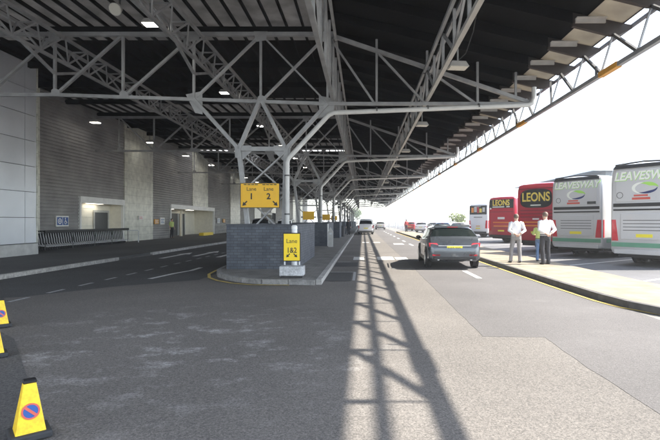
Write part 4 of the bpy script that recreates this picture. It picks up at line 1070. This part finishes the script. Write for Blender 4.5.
        letters('LEONS', .58, M['letter_black'], c, (.02, -.024, 2.98), bold=.03, sx=.9, depth=.002)
        letters('LEONS', .58, M['letter_yellow'], c, (.0, -.028, 3.0), bold=.014, sx=.9, depth=.002)
        bx('name_strip', 'letter_white', -.8, .3, 2.68, 2.75, -.026, 0); bx('name_strip', 'letter_white', .5, .8, 2.68, 2.76, -.026, 0)
        bx('badge', 'coach_white', -.32, .32, 1.78, 1.95); bx('lettering_bar', 'letter_orange', -.75, .95, 1.5, 1.58); bx('lettering_bar', 'letter_orange', -.7, .8, 1.22, 1.31)
        mb = MB(); mb.box((-f+.08, -.012, 2.32), (f-.08, .03, 2.36)); mb.box((-f+.08, -.012, 1.1), (f-.08, .03, 1.13)); mb.build('panel_seam', M['coach_dark_red'], c)
        bx('number_plate', 'plate_yellow', -.28, .28, .86, .97, -.03, .0)
        mb = MB(); mb.disc((-.98, -.02, 2.6), .07, 'y', .02, 16); mb.build('marker_lamp', M['coach_white'], c)
    else:
        bx('rear_window', 'glass_dark', -f+.05, f-.05, 2.3, H-.22, -.02, .06, (.03, 2))
        for i, (x0, z0, w, h, m) in enumerate(((-.85, 2.5, .3, .5, 'letter_orange'), (-.5, 2.55, .35, .55, 'plinth'), (-.1, 2.45, .22, .6, 'coach_red'), (.2, 2.5, .3, .4, 'letter_yellow'), (.6, 2.55, .3, .45, 'plinth'))):
            bx('window_picture', m, x0, x0+w, z0, z0+h, -.026, 0)
        bx('name_strip', 'plinth', -.35, .35, H-.36, H-.30, -.026, 0)
        bx('lettering_bar', 'steel', -.55, .55, 1.98, 2.08); bx('lettering_bar', 'orange', -.25, .25, 1.1, 1.18)
        bx('number_plate', 'plate_yellow', -.28, .28, .86, .97, -.03, .0)
    return c
make_coach('silver coach with LEAVESWAY lettering, nearest and cut by the right frame edge', (9.3, 18.0), 'leaves', 3.78)
make_coach('silver coach with LEAVESWAY lettering, standing between the red coach and the nearest coach', (8.95, 22.7), 'leaves', 3.70)
make_coach('red coach with rounded black rear window reading LEONS, behind the standing men', (8.55, 26.6), 'leons', 3.72, paint='coach_red')
make_coach('smaller looking red coach with square dark LEONS window, beside the white coach', (9.7, 37.0), 'leons_old', 3.52, paint='coach_red')
make_coach('white coach with a picture across its dark rear window, farthest of the coaches', (10.85, 49.0), 'white', 3.42, paint='coach_white')

# ------------------------------------------------------------------ people
def make_person(label, loc, rz, h=1.75, top='shirt', legs='trouser_grey', hair='hair', pose='back', stance=.12, sleeves=.75, lean=0):
    """modelled facing local +Y at 1.75 m, scaled to h"""
    p = thing('person', label, 'person', loc, rz); k = h/1.75; p.scale = (k, k, k)
    hip = {s: V((.09*s, 0, .92)) for s in (-1, 1)}; knee = {}; ank = {}
    for s in (-1, 1):
        st = stance if not isinstance(stance, tuple) else stance[0 if s < 0 else 1][0]; fy = 0 if not isinstance(stance, tuple) else stance[0 if s < 0 else 1][1]
        ank[s] = V((st*s, fy-.03, .09)); knee[s] = hip[s].lerp(ank[s], .5) + V((.012*s, .035, 0))
    lv = V((0, lean, 0))
    chest = V((0, .0, 1.30))+lv*.6; nb = V((0, -.01, 1.47))+lv; nk = V((0, .0, 1.54))+lv*1.05; sh = {s: V((.185*s, -.01, 1.42))+lv*.9 for s in (-1, 1)}
    if pose == 'back': el = {s: V((.28*s, -.11, 1.17))+lv*.6 for s in (-1, 1)}; wr = {s: V((.07*s, -.21, 1.03))+lv*.3 for s in (-1, 1)}
    elif pose == 'front': el = {s: V((.29*s, .0, 1.17))+lv*.6 for s in (-1, 1)}; wr = {s: V((.14*s, .24, 1.14))+lv*.3 for s in (-1, 1)}
    else: el = {s: V((.25*s, -.03, 1.15))+lv*.5 for s in (-1, 1)}; wr = {s: V((.27*s, .06, .90))+lv*.3 for s in (-1, 1)}
    vs = []; es = []; rs = []
    def vert(q, r, par=None):
        vs.append(tuple(q)); rs.append(r if isinstance(r, tuple) else (r, r))
        if par is not None: es.append((par, len(vs)-1))
        return len(vs)-1
    pel = vert((0, 0, .97), (.135, .10)); ch = vert(chest, (.14, .10), pel); n0 = vert(nb, .062, ch); n1 = vert(nk, .055, n0)
    hc = nk + V((0, .015, .085)); h0 = vert(hc + V((0, .01, -.035)), (.068, .078), n1); h1 = vert(hc + V((0, .0, .04)), (.078, .092), h0); h2 = vert(hc + V((0, -.005, .095)), (.055, .065), h1)
    vert(hc + V((0, .115, -.01)), .013, h0)
    for s in (-1, 1): vert(hc + V((.082*s, -.005, 0)), .016, h0)
    for s in (-1, 1):
        a = vert(sh[s], .055, ch); b = vert(el[s], .042, a); w = vert(wr[s], .027, b)
        d = (wr[s]-el[s]).normalized(); sd = V((1, 0, 0)) if abs(d.x) < .7 else V((0, 0, 1)); sd = (sd - d*sd.dot(d)).normalized(); up = d.cross(sd)
        pm = vert(wr[s] + d*.05, (.032, .02), w)
        for i, (of, ln) in enumerate(((-.027, .055), (-.009, .066), (.009, .062), (.027, .046))):
            q = vert(wr[s]+d*.085+sd*of, .009, pm); q = vert(wr[s]+d*(.085+ln*.55)+sd*of+up*.006, .0085, q); vert(wr[s]+d*(.085+ln)+sd*of+up*.02, .0075, q)
        q = vert(wr[s]+d*.04-sd*.036+up*.008, .010, pm); vert(wr[s]+d*.075-sd*.05+up*.02, .0085, q)
        lg = vert(hip[s], .075, pel); kn = vert(knee[s], .052, lg); an = vert(ank[s], .036, kn); vert(ank[s]+V((.01*s, .13, -.055)), .03, an)
    me = bpy.data.meshes.new('body'); me.from_pydata(vs, es, []); tmp = bpy.data.objects.new('tmp', me); C.objects.link(tmp)
    mo = tmp.modifiers.new('skin', 'SKIN'); 
    for i, r in enumerate(rs): me.skin_vertices[0].data[i].radius = r
    me.skin_vertices[0].data[0].use_root = True
    mo.use_smooth_shade = True; su = tmp.modifiers.new('sub', 'SUBSURF'); su.levels = 1; su.render_levels = 1
    bpy.context.view_layer.update()
    bm_ = bpy.data.meshes.new_from_object(tmp.evaluated_get(bpy.context.evaluated_depsgraph_get())); C.objects.unlink(tmp); bpy.data.objects.remove(tmp)
    bm_.materials.clear(); bm_.materials.append(M['skin']); bm_.name = 'body'
    body = bpy.data.objects.new('body', bm_); C.objects.link(body); body.parent = p
    # shirt
    mb = MB(); mb.chain([V((0, 0, .93)), V((0, 0, 1.0)), V((0, .0, 1.12))+lv*.3, V((0, .0, 1.28))+lv*.55, V((0, -.005, 1.39))+lv*.8, V((0, -.01, 1.45))+lv*.95, V((0, -.005, 1.495))+lv], [(.172,.125),(.178,.13),(.175,.125),(.2,.135),(.2,.12),(.135,.09),(.066,.066)], 16)
    for s in (-1, 1):
        e2 = el[s].lerp(wr[s], sleeves) if sleeves > 0 else sh[s].lerp(el[s], .8)
        pts = [sh[s]+V((-.05*s, 0, .0)), sh[s]+V((.012*s, 0, -.01)), sh[s].lerp(el[s], .5), el[s]] + ([e2] if sleeves > 0 else [])
        mb.chain(pts, [.085, .082, .066, .058] + ([.046] if sleeves > 0 else []), 12)
    mb.build('shirt' if top == 'shirt' else 'jacket', M[top], p, smooth=70)
    # trousers
    mb = MB(); mb.chain([(0, 0, 1.02), (0, 0, .95), (0, 0, .86), (0, .0, .80)], [(.168,.122),(.178,.13),(.172,.125),(.12,.09)], 16)
    for s in (-1, 1):
        mb.chain([hip[s]+V((0, 0, .02)), hip[s].lerp(knee[s], .35), knee[s], knee[s].lerp(ank[s], .5)+V((0, -.01, 0)), ank[s]+V((0, 0, -.035))], [.098, .09, .07, .066, .064], 12)
    mb.build('trousers', M[legs], p, smooth=70)
    mb = MB(); mb.chain([(0, 0, .985), (0, 0, 1.015)], [(.183,.135), (.183,.135)], 16); mb.build('belt', M['shoe'], p)
    for s in (-1, 1):
        mb = MB(); a = ank[s]; mb.chain([a+V((0, -.06, -.05)), a+V((0, -.02, -.045)), a+V((.01*s, .07, -.055)), a+V((.015*s, .17, -.066)), a+V((.015*s, .2, -.072))], [(.03,.034),(.043,.044),(.045,.034),(.04,.023),(.02,.012)], 12); mb.build('shoe', M['shoe'], p, smooth=60)
    # hair cap (short) and eyes
    mb = MB(); n = len(mb.v); mb.ball(hc + V((0, -.014, .05)), (.089, .103, .098), 16, 10)
    mb.v = [V((q.x, min(q.y, hc.y+.06+max(0, (q.z-hc.z-.09))*.6), max(q.z, hc.z-.03 if q.y < hc.y else hc.z+.05))) for q in mb.v]
    mb.build('hair', M[hair], p, smooth=60)
    for s in (-1, 1):
        mb = MB(); mb.ball(hc + V((.03*s, .083, .012)), .011, 8, 6); mb.build('eye', M['white'], p)
    return p
zp = .125
make_person('man in white shirt and light grey trousers, hands behind his back, legs apart', (5.62, 17.5, zp), R(-4), 1.77, 'shirt', 'trouser_grey', 'hair', 'back', ((.2, .02), (.12, -.02)))
make_person('man in white shirt and dark trousers standing at the kerb by the silver coach', (6.42, 16.8, zp), R(8), 1.83, 'shirt', 'trouser_dark', 'hair', 'back', ((.1, -.02), (.13, .06)))
make_person('person in lime vest and blue jeans half hidden behind the man in dark trousers', (6.70, 18.1, zp), R(-35), 1.5, 'hivis', 'jeans', 'hair', 'front', ((.06, -.12), (.12, .16)), sleeves=0, lean=.06)
make_person('worker in hi-vis vest standing at the left side of the wide doorway', (-17.2, 42.9, .115), R(-110), 1.74, 'hivis', 'trouser_dark', 'hair_dark', 'side', .11, sleeves=0)
make_person('person in black standing on the median left of the white van', (-1.6, 53, .115), R(20), 1.72, 'trouser_dark', 'trouser_dark', 'hair_dark', 'side', .1)
make_person('distant person in a red coat on the far end of the paved island', (6.0, 66, zp), R(10), 1.72, 'coat_red', 'trouser_dark', 'hair_dark', 'side', .1)

# ------------------------------------------------------------------ far things
hb = thing('hall_building', 'blue grey hall with low pitched roof rising behind the silver coaches', 'building', (55, 72, 0))
ho = (55, 72, 0)
mb = MB(ho); mb.box((30.5, 60, -.02), (85, 90, 8.0)); mb.build('walls', M['hall'], hb)
mb = MB(ho); mb.add([(28.5,59,7.9),(86,59,7.9),(86,91,7.9),(28.5,91,7.9),(34,66,10.2),(82,66,10.2),(82,84,10.2),(34,84,10.2)], [(0,1,5,4),(1,2,6,5),(2,3,7,6),(3,0,4,7),(4,5,6,7),(3,2,1,0)]); mb.build('roof', M['hall_roof'], hb)
for k in range(6):
    mb = MB(ho); mb.box((33+8*k, 59.93, 3.5), (38+8*k, 60.02, 5.5)); mb.build('window', M['glass_dark'], hb)
def tree(label, x, y, h, r, leaf, seed):
    rnd = random.Random(seed); o = (x, y, 0); t = thing('tree', label, 'tree', o, 0, 'trees in the far distance')
    mb = MB(o); mb.chain([(x, y, -.02), (x+.05, y, h*.35), (x, y+.1, h*.6)], [h*.035, h*.025, h*.012], 8)
    for k in range(5):
        a = rnd.uniform(0, 6.28); mb.chain([(x, y, h*.35), (x+math.cos(a)*r*.5, y+math.sin(a)*r*.5, h*.62)], [h*.014, h*.005], 6)
    mb.build('trunk', M['bark'], t)
    mb = MB(o); cl = [(rnd.uniform(-1, 1)*r*.7, rnd.uniform(-1, 1)*r*.7, h*.42+rnd.random()*h*.45, r*rnd.uniform(.28, .5)) for _ in range(14)]
    for cx, cy, cz, cr in cl:
        for _ in range(80):
            d = V((rnd.gauss(0, 1), rnd.gauss(0, 1), rnd.gauss(0, 1))).normalized()*cr*rnd.uniform(.55, 1.05)
            c = V((x+cx, y+cy, cz))+d; a = V((rnd.gauss(0, 1), rnd.gauss(0, 1), rnd.gauss(0, 1))).normalized(); b = a.orthogonal().normalized()*.11*h/4; a = a*.16*h/4
            mb.face([c-a, c-b, c+a, c+b])
    mb.build('crown', M[leaf], t, fix=False)
tree('round yellow green tree between the estate roof and the white coach', 17.6, 88, 3.5, 1.7, 'leaf', 1)
FT = [(-3, 240, 8, 4.2)]
for k, (x, y, h, r) in enumerate(FT):
    tree('distant green tree closing the view at the far end of the canopy', x, y, h, r, 'leaf_dark', 20+k)
for k in range(3):
    x, y = 7.4, 82 + 26*k; o = (x, y, 0); t = thing('street_lamp', f'slim grey lamp post beyond the parked cars, {ORD[k]} in line', 'street lamp', o, 0, 'far street lamps')
    mb = MB(o); mb.chain([(x, y, 0), (x, y, 7.6), (x-.3, y, 8), (x-1.1, y, 8.1)], [.09, .06, .05, .04], 8); mb.build('post', M['galv'], t)
    mb = MB(o); mb.box((x-1.6, y-.12, 8.03), (x-1.0, y+.12, 8.15)); mb.build('lantern', M['steel'], t)
o = (5.5, 100, 0); bf = thing('barrier_fence', 'low pale barrier across the far end of the sunlit road', 'barrier', o)
mb = MB(o)
for k in range(9): mb.box((1.6+.95*k, 99.96, 0), (1.68+.95*k, 100.04, 1.0))
mb.build('posts', M['galv'], bf)
mb = MB(o)
for z in (.35, .65, .95): mb.box((1.5, 99.92, z), (9.5, 99.955, z+.12))
mb.build('rails', M['white'], bf)

mb = MB(); mb.box((-910, -910, -1.0), (910, 1610, 11.5)); hz = mb.build('glare', M['white'])  # added volume standing in for glare that bleaches distant things
m = bpy.data.materials.new('glare'); m.use_nodes = True; nt = m.node_tree; nt.nodes.remove(nt.nodes['Principled BSDF'])
pv_ = nt.nodes.new('ShaderNodeVolumePrincipled'); pv_.inputs['Color'].default_value = (.97, .98, 1, 1); pv_.inputs['Density'].default_value = GLARE; pv_.inputs['Anisotropy'].default_value = .2
nt.links.new(pv_.outputs[0], nt.nodes['Material Output'].inputs['Volume'])
hz.data.materials[0] = m; tag(hz, 'added pale veil of haze filling the far end of the road', 'glare', kind='stuff')

# ------------------------------------------------------------------ light, sky, camera
EL = math.atan(.97); AZ = R(0)
sun = bpy.data.lights.new('sun', 'SUN'); sun.energy = 3.7; sun.angle = R(.53); sun.color = (1.0, .94, .85)
so = bpy.data.objects.new('sun', sun); C.objects.link(so)
sdir = V((math.cos(EL)*math.cos(AZ), math.cos(EL)*math.sin(AZ), math.sin(EL)))
so.rotation_euler = sdir.to_track_quat('Z', 'Y').to_euler()
so.location = (40, 10, 60)
w = bpy.data.worlds.new('World'); bpy.context.scene.world = w; w.use_nodes = True
nt = w.node_tree; bg = nt.nodes['Background']
sky = nt.nodes.new('ShaderNodeTexSky'); sky.sky_type = 'NISHITA'; sky.sun_disc = False
sky.sun_elevation = EL; sky.sun_rotation = R(90); sky.air_density = 1.0; sky.dust_density = .4; sky.ozone_density = 1.0
hs = nt.nodes.new('ShaderNodeHueSaturation'); hs.inputs['Saturation'].default_value = .55
nt.links.new(sky.outputs[0], hs.inputs['Color']); nt.links.new(hs.outputs[0], bg.inputs['Color']); bg.inputs['Strength'].default_value = .15

cam = bpy.data.cameras.new('camera'); co = bpy.data.objects.new('camera', cam); C.objects.link(co)
co.location = (0, 0, 1.65); co.rotation_euler = (R(90), 0, 0)
cam.sensor_width = 36; cam.lens = 477/660*36; cam.shift_x = -33/660; cam.shift_y = 1/660
cam.clip_start = .05; cam.clip_end = 4000
sc = bpy.context.scene; sc.camera = co
sc.view_settings.view_transform = 'Standard'; sc.view_settings.look = 'None'; sc.view_settings.gamma = 1; sc.view_settings.exposure = 2.05
sc.view_settings.use_curve_mapping = False
sc.cycles.max_bounces = 8; sc.cycles.diffuse_bounces = 5
